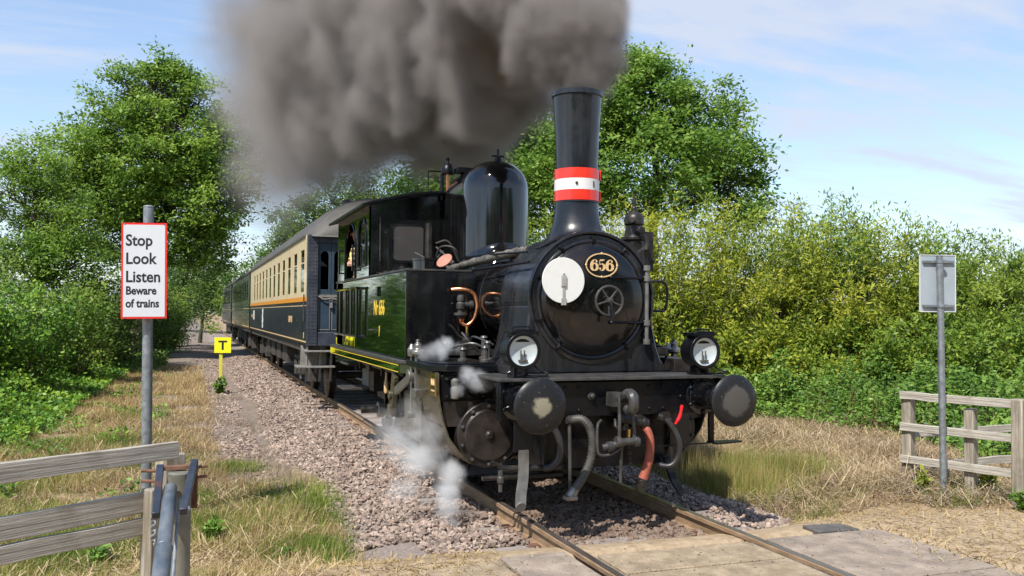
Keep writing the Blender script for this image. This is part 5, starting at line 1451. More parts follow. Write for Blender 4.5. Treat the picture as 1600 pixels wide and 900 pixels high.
# ================================================================== fences
def board(p0, p1, h, t, seed):
    """weathered board: slightly uneven edges and a split end"""
    rr = random.Random(seed); p0, p1 = Vector(p0), Vector(p1); n = 7
    a = (p1 - p0).normalized(); s = a.cross(Vector((0, 0, 1))).normalized(); vs = []
    for i in range(n + 1):
        p = p0.lerp(p1, i / n); w = rr.uniform(-.004, .004)
        for (u, v) in ((-1, -1), (1, -1), (1, 1), (-1, 1)):
            vs.append(p + s * u * t / 2 + Vector((0, 0, v * h / 2 + w + rr.uniform(-.003, .003))))
    fs = [(3, 2, 1, 0), (n * 4, n * 4 + 1, n * 4 + 2, n * 4 + 3)]
    for i in range(n):
        for k in range(4):
            fs.append((i * 4 + k, i * 4 + (k + 1) % 4, i * 4 + 4 + (k + 1) % 4, i * 4 + 4 + k))
    return MB().add(vs, fs)
F1 = empty("wooden_fence", (-3.9, -1.7, -.1), "weathered grey wooden fence of three boards on the left, beside the barrier gate", "fence")
d1 = Vector((-.73, -.53, 0)).normalized(); e0 = Vector((-3.62, -1.585, 0)); nf = Vector((d1.y, -d1.x, 0))
def mk(name, mb, m, par, bevel=.004, **k):
    o = build(name, mb, m, par, bevel, **k)
    if name == "rail_board":                      # the board's own X runs along its grain
        a, b = Vector(mb.v[0]), Vector(mb.v[-4]); l = a - ORG[par.name]
        T = Matrix.Translation(l) @ (b - a).to_track_quat('X', 'Z').to_matrix().to_4x4()
        o.data.transform(T.inverted()); o.matrix_basis = T
    return o
mk("rail_board", board(e0 + Vector((.03, .0, 1.052)), e0 + d1 * 2.2 + Vector((0, 0, 1.052)), .092, .034, 1), M['wood'], F1)
mk("rail_board", board(e0 + d1 * .10 + Vector((0, 0, .80)), e0 + d1 * 2.2 + Vector((0, 0, .80)), .108, .034, 2), M['wood'], F1)
mk("rail_board", board(e0 + d1 * .10 + Vector((0, 0, .685)), e0 + d1 * 2.2 + Vector((0, 0, .685)), .085, .034, 3), M['wood'], F1)
pp = e0 + d1 * .02 + Vector((.01, .09, 0))
mk("fence_post", MB().box(pp + Vector((0, 0, .40)), (.125, .10, 1.24), Matrix.Rotation(R(36), 3, 'Z')), M['postwood'], F1, .008)
p2 = e0 + d1 * .05 + Vector((-.035, -.05, 0))
mk("fence_post", MB().box(p2 + Vector((.0, -.02, .275)), (.10, .09, 1.2), Matrix.Rotation(R(36), 3, 'Z')), M['postwood'], F1, .008)
F2 = empty("timber_fence", (4.1, .6, -.2), "grey timber post and rail fence at the right edge, in front of the green nettles", "fence", "fences at the right of the crossing")
n0, n1_ = Vector((4.30, .12, 0)), Vector((3.93, 1.18, 0))
dd = (n1_ - n0).normalized()
ext = n0 - dd * 1.3
off = Vector((-.07, -.025, 0))
for z, sd, k in ((.905, 5, 0), (.56, 6, .0), (.21, 7, .02)):
    mk("rail_board", board(n0 + off * .2 + Vector((.03, .05, z)), n1_ + dd * .10 + off * .4 + Vector((0, 0, z + .01)), .085, .04, sd), M['wood'], F2)
    mk("rail_board", board(n0 + Vector((.09, .0, z - .02)), n0 + Vector((1.4, -.35, z - .06)), .085, .04, sd + 20), M['wood'], F2)
mk("fence_post", MB().box(n0 + Vector((0, 0, .34)), (.125, .115, 1.25), Matrix.Rotation(R(14), 3, 'Z')), M['postwood'], F2, .012)
mk("fence_post", MB().box(n1_ + Vector((.02, .05, .25)), (.105, .11, 1.26), Matrix.Rotation(R(14), 3, 'Z')), M['postwood'], F2, .012)
nm = n0.lerp(n1_, .40) + Vector((.06, .09, 0))
mk("fence_post", MB().box(nm + Vector((0, 0, .20)), (.115, .10, 1.24), Matrix.Rotation(R(18), 3, 'Z')), M['postwood'], F2, .012)
F3 = empty("rear_fence", (4.8, 2.0, -.2), "second wooden fence behind the post and rail fence, only its lower rails showing", "fence", "fences at the right of the crossing")
q0, q1 = Vector((3.98, 1.35, 0)), Vector((6.2, 1.6, 0))
for z, sd in ((.47, 11), (.10, 12)):
    mk("rail_board", board(q0 + Vector((0, 0, z)), q1 + Vector((0, 0, z - .03)), .085, .04, sd), M['wood'], F3)
mk("fence_post", MB().box(q1 + Vector((0, .06, .1)), (.11, .10, 1.0)), M['postwood'], F3, .01)
# ---- barrier gate
BG = empty("barrier_gate", (-3.55, -1.9, -.1), "galvanised tubular barrier pole pointing at the camera from its round post and latch bracket", "gate")
gp = Vector((-3.575, -1.93, 0))
build("gate_post", MB().lathe([(.056, -.4), (.056, .985), (.048, .992)], gp, (0, 0, 1), 26), M['galvdull'], BG)
ta, tb = Vector((-3.615, -2.0, .925)), Vector((-3.675, -4.6, .23))
mb = MB().cyl(ta, ta.lerp(tb, .22), .031, n=22)
tube_ = build("barrier_pole", mb, M['galvpole'], BG)
build("outer_sleeve", MB().cyl(ta.lerp(tb, .215), tb, .0355, n=22).torus(ta.lerp(tb, .215), tb - ta, .0345, .004, 22, 6), M['galvpole'], tube_)
mb = MB().bar((-3.665, -1.90, 1.015), (-3.672, -2.22, .845), .034, .034)
build("latch_bar", mb, M['barblue'], BG, .003)
mb = MB().bar((-3.505, -1.88, 1.03), (-3.555, -2.22, .855), .034, .034)
build("latch_bar", mb, M['barblue'], BG, .003)
mb = MB().bx(-3.68, -3.49, -1.92, -1.88, .998, 1.018).bar((-3.665, -1.9, 1.01), (-3.66, -1.9, .80), .02, .02, (0, 1, 0)).bar((-3.505, -1.88, 1.01), (-3.505, -1.88, .80), .03, .012, (0, 1, 0))
build("latch_plate", mb, M['rust'], BG, .002)
mb = MB()
for z in (.995, .945):
    mb.cyl((-3.75, -1.87, z), (-3.665, -1.9, z), .008, n=8); mb.cyl((-3.50, -1.88, z + .005), (-3.445, -1.86, z + .008), .008, n=8)
build("hinge_pins", mb, M['rust'], BG)
mb = MB()
for i in range(6):
    mb.torus((-3.68 + .004 * (i % 2), -2.2, .83 - .022 * i), (1, .2 * (i % 2), 0) if i % 2 else (0, 1, .2), .013, .0045, 10, 5)
mb.sphere((-3.535, -2.2, .865), .014, 8)
build("chain", mb, M['galv'], BG, stuff=True)
mb = MB().cyl((-3.575, -2.02, .88), (-3.60, -2.6, .45), .008, n=8)
build("stay_rod", mb, M['galv'], BG)
# ================================================================== vegetation
def leaf_quads(pos, d, L, wr, seed_n=None):
    """pos (n,3) base points, d (n,3) unit directions, L (n,) lengths -> diamond leaves (n*4,3)"""
    n = len(pos)
    nn = np.array(S_DIR)[None] * .9 + np.array((0, 0, .35)) + nrg.normal(0, .62, (n, 3))      # blades turn their faces to the light
    r = np.cross(d, nn); r -= d * (r * d).sum(1, keepdims=True); r /= np.linalg.norm(r, axis=1, keepdims=True) + 1e-9
    L = L[:, None]; mid = pos + d * L * .45
    return np.stack([pos, mid + r * L * wr * .5, pos + d * L, mid - r * L * wr * .5], 1).reshape(-1, 3)
def unit(v):
    return v / (np.linalg.norm(v, axis=-1, keepdims=True) + 1e-9)
def rdirs(n, up=.0, flat=1.0):
    v = nrg.normal(0, 1, (n, 3)); v[:, 2] = v[:, 2] * flat + up
    return unit(v)
def limb(mb, a, b, r0, r1, wob=.08, n=5, sides=7):
    a, b = Vector(a), Vector(b); L = (b - a).length; pts = []
    for i in range(n + 1):
        t = i / n; p = a.lerp(b, t)
        p += Vector((rnd.uniform(-1, 1), rnd.uniform(-1, 1), rnd.uniform(-.3, .6) + .9 * math.sin(math.pi * t))) * wob * L * (1 if 0 < i < n else 0)
        pts.append(p)
    mb.tube(pts, [r0 + (r1 - r0) * i / n for i in range(n + 1)], sides)
    return pts
def tree(name, label, base, lobes, m, L=.15, wr=.42, dens=1.0, tr=.28, group=None, cat="tree", cl=.42, per=70):
    base = Vector(base)
    t = empty(name, base, label, cat, group)
    mb = MB()
    zc = sum(l[2] * l[3] for l in lobes) / sum(l[3] for l in lobes)
    cx = sum(l[0] * l[3] for l in lobes) / sum(l[3] for l in lobes); cyy = sum(l[1] * l[3] for l in lobes) / sum(l[3] for l in lobes)
    topz = max(l[2] for l in lobes)
    fork = Vector((base.x * .6 + cx * .4, base.y * .6 + cyy * .4, base.z + (zc - base.z) * .55))
    tip = Vector((cx, cyy, zc + (topz - zc) * .7))
    pts = limb(mb, base - Vector((0, 0, .3)), fork, tr, tr * .7, .02, 5, 10)
    limb(mb, fork, tip, tr * .7, tr * .2, .05, 6, 8)
    cen = []
    for (x, y, z, r) in lobes:
        s = fork.lerp(tip, min(.9, max(0, (z - fork.z - r * .6) / max(.1, tip.z - fork.z))))
        lp = limb(mb, s, (x, y, z), tr * .36, tr * .1, .07, 5, 6)
        n = max(6, int(dens * 16 * r * r))
        u = unit(nrg.normal(0, 1, (n, 3))); rad = r * (.35 + .68 * nrg.random(n) ** .55)
        c = np.array((x, y, z)) + u * rad[:, None] * np.array((1.0, 1.0, .92))
        cen.append(c)
        for k in range(0, n, 3):
            q = Vector(c[k]); limb(mb, lp[rnd.choice((2, 3, 4, 5))], q, tr * .09, .008, .10, 4, 4)
    c = np.concatenate(cen)
    c = c[vnoise(c[:, 0] + c[:, 1] * .7, c[:, 2] + c[:, 1] * .4, 1.1, 77) > .27]
    build("trunk", mb, M['bark'], t, sharp=60)
    k = nrg.integers(int(per * .5), int(per * 1.5), len(c)); idx = np.repeat(np.arange(len(c)), k)
    sz = nrg.uniform(.75, 1.3, len(c)) * cl
    off = nrg.normal(0, 1, (len(idx), 3)) * sz[idx][:, None] * np.array((.55, .55, .34))
    pos = c[idx] + off
    d = unit(rdirs(len(idx), 0, .6) + off / (np.abs(off).max() + 1e-6) * 1.2 + np.array((0, 0, -.12)))
    v = leaf_quads(pos, d, L * nrg.uniform(.6, 1.3, len(idx)), wr)
    fast_mesh("crown", v, 4, m, t, stuff=True, at=tuple(base))
    return t
def shrub(name, label, base, h, spread, nst, m, L=.085, wr=.26, per=260, group=None, cat="shrub", lean=.5, side=.22, up=.55):
    """many arching leafy stems from one stool; the tips stand up as separate spires"""
    base = Vector(base); t = empty(name, base, label, cat, group)
    mb = MB(); P = []; D = []
    for i in range(nst):
        a = rnd.uniform(0, 6.283); r = spread * math.sqrt(rnd.random())
        b = np.array((base.x + r * .6 * math.cos(a), base.y + r * .6 * math.sin(a), base.z))
        hh = h * (rnd.uniform(.5, 1.0) if i % 3 else rnd.uniform(.86, 1.06)) * (1 - .25 * (r / spread) ** 2)
        a2 = a + rnd.uniform(-.9, .9)
        ln = np.array((math.cos(a2), math.sin(a2), 0)) * (lean * rnd.uniform(.3, 1.1) + r * .45)
        def at(s):
            s = np.asarray(s)[:, None]
            return b + ln * s ** 1.6 + np.array((0, 0, hh)) * s
        q = at(np.linspace(0, 1, 6))
        mb.tube([Vector(x) for x in q], [.016, .013, .010, .007, .004, .002], 4)
        n = int(per * rnd.uniform(.7, 1.3)); s = .06 + .94 * nrg.random(n) ** .8
        c = at(s)
        o = nrg.normal(0, 1, (n, 3)) * (side * (1.12 - s) ** .7 + .03)[:, None] * np.array((1, 1, .7))
        P.append(c + o); D.append(unit(rdirs(n, up, .7) + o * 2.0))
    build("stems", mb, M['bark'], t, sharp=60, stuff=True)
    P = np.concatenate(P); D = np.concatenate(D)
    ok = (P[:, 2] > base.z + .05) & ((vnoise(P[:, 0] * .94 - P[:, 1] * .34, P[:, 2] + P[:, 1] * .3, .42, 101) * .6 + vnoise(P[:, 0] * .94 - P[:, 1] * .34 + 9, P[:, 2], .17, 102) * .4 > .36) | (P[:, 2] > base.z + h * .8))
    P, D = P[ok], D[ok]
    fast_mesh("foliage", leaf_quads(P, D, L * nrg.uniform(.6, 1.35, len(P)), wr), 4, m, t, stuff=True, at=tuple(base))
    return t
# ---- trees
tree("ash_tree", "tallest leafy green tree on the left, rising above the warning sign", (-5.6, 34.3, 0.2),
     [(-5.20, 34.06, 11.31, 1.68), (-6.2, 34.2, 10.9, 1.25), (-4.35, 33.9, 11.1, 1.3), (-1.95, 32.0, 7.4, 1.15), (-6.40, 34.54, 9.80, 2.04), (-3.85, 33.61, 9.96, 2.12), (-5.35, 34.21, 8.18, 2.99), (-2.46, 32.09, 8.70, 1.32), (-8.03, 35.18, 8.03, 1.90), (-2.30, 32.10, 6.59, 1.45), (-4.29, 33.89, 6.02, 2.44), (-7.35, 35.00, 5.72, 2.44), (-2.94, 33.38, 4.88, 1.5)],
     M['ash'], .185, .48, 1.9, .30, cl=.42, per=76)
tree("broadleaf_tree", "shorter bright green tree at the far left edge", (-8.2, 25.8, .2),
     [(-8.33, 25.77, 6.39, 1.14), (-9.29, 26.14, 5.59, 1.45), (-7.91, 25.67, 4.67, 1.66), (-9.06, 26.12, 3.32, 1.76), (-7.01, 25.39, 3.13, 1.45)], M['ash'], .13, .46, 2.0, .2, cl=.38, per=95)
tree("hedgerow_tree", "dark green tree leaning over the far end of the train, right of the tallest tree", (-4.4, 45, 0), [(-3.1, 45.8, 4.1, 1.6), (-3.9, 44.3, 2.4, 1.8), (-2.2, 45.6, 6.5, 1.2), (-4.2, 45.2, 5.6, 1.6)], M['dark'], .18, .45, 1.2, .2, cl=.5, per=60)
tree("hedgerow_tree", "light green rounded bush tree low beside the far end of the track", (-2.9, 55, -.2), [(-2.3, 55, 2.6, 1.2), (-2.9, 54.5, 1.5, 1.3)], M['hedge'], .18, .45, 1.6, .15, cl=.5, per=60)
tree("distant_tree", "distant tree closing the view beyond the last coach", (1.0, 84, 0), [(.6, 82, 4.5, 1.6), (.2, 82.2, 2.8, 1.7), (-2.2, 86, 3.2, 2.4), (-6, 90, 5, 3.4), (-1.2, 88, 5.4, 2.0)], M['dark'], .28, .5, 1.0, .25, cl=.7, per=50)
tree("distant_tree", "tall distant tree behind the smoke, right of the cream coach roof", (7.0, 55.3, 0), [(5.63, 55.73, 9.4, 2.5), (3.77, 56.50, 8.3, 1.7), (8.96, 54.52, 9.9, 2.6), (7.33, 55.17, 7.4, 3.0), (9.5, 55, 6.2, 2.4)], M['dark'], .24, .45, .9, .32, cl=.6, per=62)
tree("distant_tree", "faint farthest tree behind the smoke, left of the coach roof ridge", (4.6, 82, 0), [(5.36, 80.25, 9.8, 2.2), (3.69, 84.18, 6.02, 2.6), (5.2, 82, 7.2, 2.4)], M['dark'], .3, .5, .8, .3, cl=.7, per=50)
tree("broadleaf_tree", "large rounded green tree behind the chimney on the right", (11.2, 20.4, -.1),
     [(11.20, 20.80, 9.02, 1.77), (10.97, 20.84, 10.12, 1.00), (12.67, 20.28, 8.70, 1.66), (9.75, 21.33, 8.45, 1.77), (13.18, 19.09, 6.98, 1.50), (11.37, 19.75, 6.54, 2.14), (8.96, 21.69, 6.23, 1.99), (13.80, 18.90, 5.70, 1.18)], M['tree_r'], .175, .48, 2.3, .26, cl=.43, per=82)
tree("broadleaf_tree", "green tree behind the dome and cab, half veiled by the smoke", (7.0, 24.6, -.1),
     [(7.53, 24.28, 7.58, 1.55), (6.0, 24.86, 7.1, 1.6), (4.89, 25.28, 6.3, 1.5), (6.7, 24.6, 8.0, 1.2), (8.2, 24.2, 8.3, 1.3), (7.34, 24.42, 5.56, 1.89), (8.86, 23.82, 7.22, 1.65), (4.34, 26.58, 5.7, 1.0), (5.6, 25, 4.6, 1.6)], M['tree_r'], .175, .48, 2.5, .24, cl=.45, per=82)
# ---- willow thicket along the right
WL = [(855, 23.5, 4.3, 'willow2', "willow bush behind the boiler, glimpsed between dome and chimney"), (770, 26.5, 4.3, 'willow2', "willow bush behind the dome, mostly hidden by the locomotive"), (935, 20.5, 4.1, 'willow', "yellow green willow bush right behind the air pump of the locomotive"), (1000, 22.5, 4.5, 'willow', "yellowish willow bush below the large tree, just right of the smokebox"),
      (1060, 21.0, 4.2, 'willow', "bright yellow green willow bush above the right headlamp"), (1120, 22.5, 4.7, 'willow2', "tall willow bush against the right slope of the large tree crown"),
      (1180, 20.8, 4.1, 'willow', "willow bush above the right buffer, yellow green"), (1235, 22.2, 4.6, 'willow2', "green willow bush midway between the large tree and the sign back"),
      (1290, 21.5, 4.9, 'willow2', "willow bush with the tallest upright tips against the sky"), (1345, 20.6, 4.1, 'willow', "willow bush left of the sign back, leaning yellow green"),
      (1400, 21.6, 4.35, 'willow2', "willow bush with two feathery tips just left of the sign back"), (1455, 20.8, 3.6, 'willow2', "willow bush directly behind the sign back"),
      (1510, 21.6, 3.95, 'willow2', "feathery willow bush just right of the sign back"), (1565, 20.8, 3.35, 'willow2', "lower willow bush near the right edge"), (1620, 21.2, 3.3, 'willow2', "last willow bush, cut by the right edge")]
for i, (px, d, h, m, lab) in enumerate(WL):
    x = CAMP.x + .338 * d + .941 * (px - 800) / 1400 * d; y = CAMP.y + .941 * d - .338 * (px - 800) / 1400 * d
    shrub("willow_bush", lab, (x, y, G(x, y) - .05), h * 1.06 + (.3 if px < 1200 else 0), 1.25, 52, M[m], .125, .28, 420, "willow bushes along the right of the line", cat="bush", lean=.45, side=.30)
FR = [(1090, 18.9, 1.9, 'willow', "low sunlit bush behind the right headlamp and buffer"), (1170, 18.8, 2.1, 'willow', "low front bush between the right buffer and the willows"), (1250, 18.7, 2.2, 'willow', "low front bush under the willow with the tallest tips"),
      (1335, 18.6, 2.2, 'willow2', "low front bush left of the thin signpost"), (1420, 18.4, 2.2, 'willow2', "low front bush above the fence end, left of the sign"), (1500, 18.2, 2.1, 'willow2', "low front bush right of the sign, above the top rail"), (1580, 18.0, 2.1, 'willow2', "low front bush above the right fence post")]
for px, d, h, m, lab in FR:
    d += 1.3
    x = CAMP.x + .338 * d + .941 * (px - 800) / 1400 * d; y = CAMP.y + .941 * d - .338 * (px - 800) / 1400 * d
    shrub("bramble_bush", lab, (x, y, G(x, y) - .05), h, 1.15, 34, M[m], .11, .42, 340, "bushes in front of the willows", cat="bush", lean=.55, side=.30)
# ---- left hedge
HL = [(-7.4, 15.5, 3.0, 1.3, 'bramble', "olive green hedge bush left of the warning sign"), (-8.8, 18.5, 3.9, 1.5, 'hedge', "tall hedge bush at the left edge behind the bramble bank"), (-6.9, 20.5, 3.1, 1.2, 'hedge', "hedge bush directly behind the warning sign"),
      (-6.6, 25.0, 3.6, 1.3, 'dark', "dark hedge bush behind the sign pole"), (-6.2, 29.5, 3.9, 1.3, 'dark', "dark hedge bush under the tallest tree, right of the sign"), (-5.6, 35.5, 3.6, 1.2, 'dark', "dark hedge bush beside the path, above the yellow sign"),
      (-4.9, 41.0, 3.4, 1.1, 'hedge', "green hedge bush at the path edge beyond the yellow sign"), (-10.5, 21.5, 4.4, 1.6, 'hedge', "farthest left hedge bush, cut by the picture edge"), (-8.9, 12.8, 2.3, 1.3, 'bramble', "low bramble bush at the left edge in front of the hedge"),
      (-4.5, 49.0, 3.4, 1.1, 'dark', "small dark bush at the far end of the path")]
for x, y, h, sp, m, lab in HL:
    shrub("hedge_bush", lab, (x, y, G(x, y) - .05), h, sp, 44, M[m], .105, .5, 310, "hedge along the left of the path", cat="bush", lean=.5, side=.34, up=.15)
# ---- mounds of low growth
def inpoly(x, y, poly):
    ins = np.zeros(len(x), bool); j = len(poly) - 1
    for i in range(len(poly)):
        xi, yi = poly[i]; xj, yj = poly[j]
        ins ^= ((yi > y) != (yj > y)) & (x < (xj - xi) * (y - yi) / (yj - yi + 1e-12) + xi); j = i
    return ins
def scatter(poly, n):
    p = np.array(poly); lo, hi = p.min(0), p.max(0); X = []; Y = []; tot = 0
    while tot < n:
        x = nrg.uniform(lo[0], hi[0], n); y = nrg.uniform(lo[1], hi[1], n); k = inpoly(x, y, poly)
        X.append(x[k]); Y.append(y[k]); tot += k.sum()
    return np.concatenate(X)[:n], np.concatenate(Y)[:n]
def edge_dist(x, y, line):
    d = np.full(len(x), 1e9)
    for (ax, ay), (bx, by) in zip(line[:-1], line[1:]):
        vx, vy = bx - ax, by - ay; t = np.clip(((x - ax) * vx + (y - ay) * vy) / (vx * vx + vy * vy), 0, 1)
        d = np.minimum(d, np.hypot(x - ax - t * vx, y - ay - t * vy))
    return d
def blades(name, x, y, h, lean, w, m):
    n = len(x); a = nrg.uniform(0, 6.283, n); ln = np.abs(nrg.normal(0, lean, n)) * h
    z = ground_h(x, y) - .01
    b = np.stack([x, y, z], -1); d = np.stack([np.cos(a), np.sin(a), np.zeros(n)], -1); p = np.stack([-np.sin(a + .5), np.cos(a + .5), np.zeros(n)], -1) * (w / 2)[:, None]
    tp = b + d * ln[:, None] + np.array((0, 0, 1.0)) * (h * (1 - .35 * np.clip(ln / h, 0, 1.6)))[:, None]
    v = np.stack([b - p, b + p, tp], 1).reshape(-1, 3)
    return fast_mesh(name, v, 3, m, stuff=True)
# bramble bank on the left
line = [(-7.4, 6.2), (-6.25, 7.2), (-5.75, 10), (-5.65, 13.7), (-5.5, 20), (-5.2, 34), (-4.6, 50)]
poly = line + [(-9, 50), (-14, 30), (-13, 8), (-9.5, 5.5)]
x, y = scatter(poly, 165000)
keep = nrg.random(len(x)) < np.clip(1.5 - y / 34, .22, 1)
x, y = x[keep], y[keep]
e = edge_dist(x, y, line)
hh = (.18 + 1.25 * sst(0, 3.2, e)) * (.55 + .75 * vnoise(x, y, 1.1, 31)) * (.75 + .5 * vnoise(x, y, .45, 32))
tz = 1 - nrg.random(len(x)) ** 2.2 * .8
pos = np.stack([x, y, ground_h(x, y) + hh * tz], -1)
xo = nrg.uniform(-6.2, -3.9, 26000); yo = 3.5 + 24 * nrg.random(26000) ** 1.3
ko = (vnoise(xo, yo, .8, 33) * .55 + vnoise(xo, yo, .3, 34) * .45 > .50 + .16 * (xo + 5.6)) & (nrg.random(26000) < .8); xo, yo = xo[ko], yo[ko]
po = np.stack([xo, yo, ground_h(xo, yo) + nrg.uniform(.0, .30, len(xo)) * vnoise(xo, yo, .5, 35)], -1)
fast_mesh("low_weeds", leaf_quads(po, rdirs(len(xo), .35, .6), nrg.uniform(.04, .085, len(xo)), .55), 4, M['bramble'], stuff=True)
bb = fast_mesh("bramble_bank", leaf_quads(pos, rdirs(len(x), .25, .6), nrg.uniform(.055, .125, len(x)) * (1 + .4 * sst(12, 30, y)), .6), 4, M['bramble'], stuff=True)
# nettle bed on the right
poly = [(4.4, 13.5), (5.7, 9.6), (6.7, 7.7), (7.8, 5.7), (7.2, 3.6), (6.2, 2.6), (9, 1.2), (15, 4), (14, 9), (9, 15), (5, 17)]
x, y = scatter(poly, 95000)
hh = (.35 + .85 * vnoise(x, y, .75, 41)) * (.55 + .9 * vnoise(x, y, .28, 42)) * (.35 + .65 * sst(0, 1.2, edge_dist(x, y, poly[:6])))
tz = 1 - nrg.random(len(x)) ** 2 * .85
pos = np.stack([x, y, ground_h(x, y) + hh * tz], -1)
fast_mesh("nettle_bed", leaf_quads(pos, rdirs(len(x), -.1, .5), nrg.uniform(.04, .12, len(x)) * (.7 + .7 * vnoise(x, y, 1.1, 43)), .5), 4, M['nettle'], stuff=True)
xs_, ys_ = scatter(poly, 2600); kk = vnoise(xs_, ys_, .9, 44) > .52; xs_, ys_ = xs_[kk], ys_[kk]
blades("dead_tall_stems", xs_, ys_, nrg.uniform(.6, 1.2, len(xs_)), .22, nrg.uniform(.005, .009, len(xs_)), M['straw'])
# green cover far behind on both sides, so that the hedges stand in growth
x = np.concatenate([nrg.uniform(2.2, 16, 26000), nrg.uniform(-5.4, -4.4, 4000)]); y = np.concatenate([nrg.uniform(8, 40, 26000), nrg.uniform(26, 60, 4000)])
k = ~inpoly(x, y, poly); x, y = x[k], y[k]
pos = np.stack([x, y, ground_h(x, y) + .6 * nrg.random(len(x)) * vnoise(x, y, 1.3, 52)], -1)
fast_mesh("undergrowth", leaf_quads(pos, rdirs(len(x), .4, .6), nrg.uniform(.10, .22, len(x)), .5), 4, M['dark'], stuff=True)
# ---- grass
def straws(name, x, y, L, w, m, lift=.05):
    n = len(x); a = nrg.uniform(0, 6.283, n); t = nrg.normal(0, .28, n)
    d = np.stack([np.cos(a) * np.cos(t), np.sin(a) * np.cos(t), np.sin(t)], -1); p = np.stack([-np.sin(a), np.cos(a), np.zeros(n)], -1) * (w / 2)[:, None]
    c = np.stack([x, y, ground_h(x, y) + np.abs(np.sin(t)) * L * .45 + lift * nrg.random(n)], -1); hd = d * (L / 2)[:, None]
    v = np.stack([c - hd - p, c - hd + p, c + hd + p, c + hd - p], 1).reshape(-1, 3)
    return fast_mesh(name, v, 4, m, stuff=True)
def left_xy(n):
    y = -1.6 + 30 * nrg.random(n) ** 1.7; x = nrg.uniform(-7.2, -1.75, n)
    k = ((vnoise(x, y, .9, 61) * .6 + vnoise(x, y, .3, 62) * .4) > .36) & (x < -2.15 - .12 * np.clip(y, 0, 8) + .5 * nrg.normal(0, .3, n)) & (x > -6.4)
    k &= ~((y > 4.5) & (x > -3.1) & (nrg.random(n) < .8)) & ~((y > 22) & (nrg.random(n) < .6)) & ~((y < .5) & (x > -3.2) & (nrg.random(n) < .86)) & ~((y < 1.2 - .55 * (x + 1.75)) & (x > -2.6) & (nrg.random(n) < .8))
    return x[k], y[k]
x, y = left_xy(380000)
k = nrg.random(len(x)) < .62
blades("dry_grass", x[k], y[k], nrg.uniform(.05, .20, k.sum()) * (.6 + .8 * vnoise(x[k], y[k], .8, 63)), .75, nrg.uniform(.004, .009, k.sum()) * (1 + .9 * sst(6, 18, y[k])), M['straw'])
straws("dead_stalk_litter", x[~k][:36000], y[~k][:36000], nrg.uniform(.06, .30, min(36000, (~k).sum())), nrg.uniform(.003, .009, min(36000, (~k).sum())), M['litter'])
xd_ = nrg.uniform(-4.6, -2.3, 30000); yd_ = 2.5 + 13 * nrg.random(30000) ** 1.2
kd = vnoise(xd_, yd_, .75, 64) * .6 + vnoise(xd_, yd_, .28, 65) * .4 > .54; xd_, yd_ = xd_[kd], yd_[kd]
blades("dead_brown_growth", xd_, yd_, nrg.uniform(.04, .20, len(xd_)), .8, nrg.uniform(.003, .007, len(xd_)), M['dead'])
# greener patches
def patches(n, spots):
    X = []; Y = []
    for (cx, cyy, r, w) in spots:
        m_ = int(n * w); X.append(nrg.normal(cx, r * .5, m_)); Y.append(nrg.normal(cyy, r * .6, m_))
    return np.concatenate(X), np.concatenate(Y)
x, y = patches(62000, [(-4.9, 1.0, .7, .10), (-3.7, 3.6, .5, .08), (-5.6, 8, .6, .10), (-4.0, 6.6, .6, .08), (-3.4, 2.2, .5, .10), (-2.35, 3.4, .8, .06), (-2.5, 2.6, .7, .06), (-2.6, 1.2, .4, .08), (-4.4, 1.8, .7, .12), (-5.3, 5.6, .8, .14), (-4.6, 8.5, .8, .10), (-3.0, 5.4, .35, .05), (-5.2, 3.2, .8, .12), (-3.9, -.2, .6, .08), (-4.5, 12, .8, .05)])
k = (x < -1.85); x, y = x[k], y[k]
blades("green_grass", x, y, nrg.uniform(.05, .18, len(x)), .6, nrg.uniform(.005, .010, len(x)), M['grass'])
# right side: dead stalks, dry grass and a clump of long green grass against the ballast
def right_xy(n, y0=-.2):
    x = nrg.uniform(1.75, 9, n); y = nrg.uniform(y0, 9.5, n)
    edge = .35 + .35 * sst(2.2, 4.5, x) * 0 + .22 * (x - 2) * 0
    k = (y > edge - .25 * (x > 3.3) + .35 * (vnoise(x, y, .7, 71) - .5)) & (x > 1.95 + .12 * nrg.normal(0, 1, n)) & (y < 9.5 - .1 * x) & ~inpoly(x, y, poly)
    return x[k], y[k]
x, y = right_xy(140000)
tp_ = .30 + .70 * sst(.3, 1.5, y + .25 * (vnoise(x, y, .5, 75) - .5))
blades("dry_grass", x, y, tp_ * nrg.uniform(.05, .24, len(x)) * (.4 + 1.0 * vnoise(x, y, .9, 73)), .85, nrg.uniform(.004, .010, len(x)), M['litter'])
x, y = right_xy(62000)
k = nrg.random(len(x)) < .35 + .65 * sst(.4, 1.6, y); x, y = x[k], y[k]
straws("dead_stalk_litter", x, y, nrg.uniform(.06, .36, len(x)), nrg.uniform(.003, .008, len(x)), M['litter'], .12)
x, y = right_xy(26000)
k = vnoise(x, y, .7, 76) > .5; x, y = x[k], y[k]
straws("brown_litter", x, y, nrg.uniform(.05, .3, len(x)), nrg.uniform(.004, .010, len(x)), M['dead'], .12)
x, y = right_xy(45000)
k = vnoise(x, y, .55, 77) > .56; x, y = x[k], y[k]
blades("green_grass", x, y, nrg.uniform(.06, .24, len(x)), .6, nrg.uniform(.005, .009, len(x)), M['grass'])
x, y = patches(52000, [(2.35, 2.2, .55, .30), (2.7, 3.4, .7, .30), (2.2, 4.6, .6, .20), (3.3, 2.6, .5, .10), (2.3, 6.2, .7, .10)])
k = (x > 1.75) & (y > 1.0) & (vnoise(x, y, .33, 78) + .25 * nrg.random(len(x)) > .38); x, y = x[k], y[k]
q = nrg.random(len(x)) < .30
blades("tall_dry_stalks", x[q], y[q], nrg.uniform(.15, .60, q.sum()), .5, nrg.uniform(.003, .006, q.sum()), M['straw'])
x, y = x[~q], y[~q]
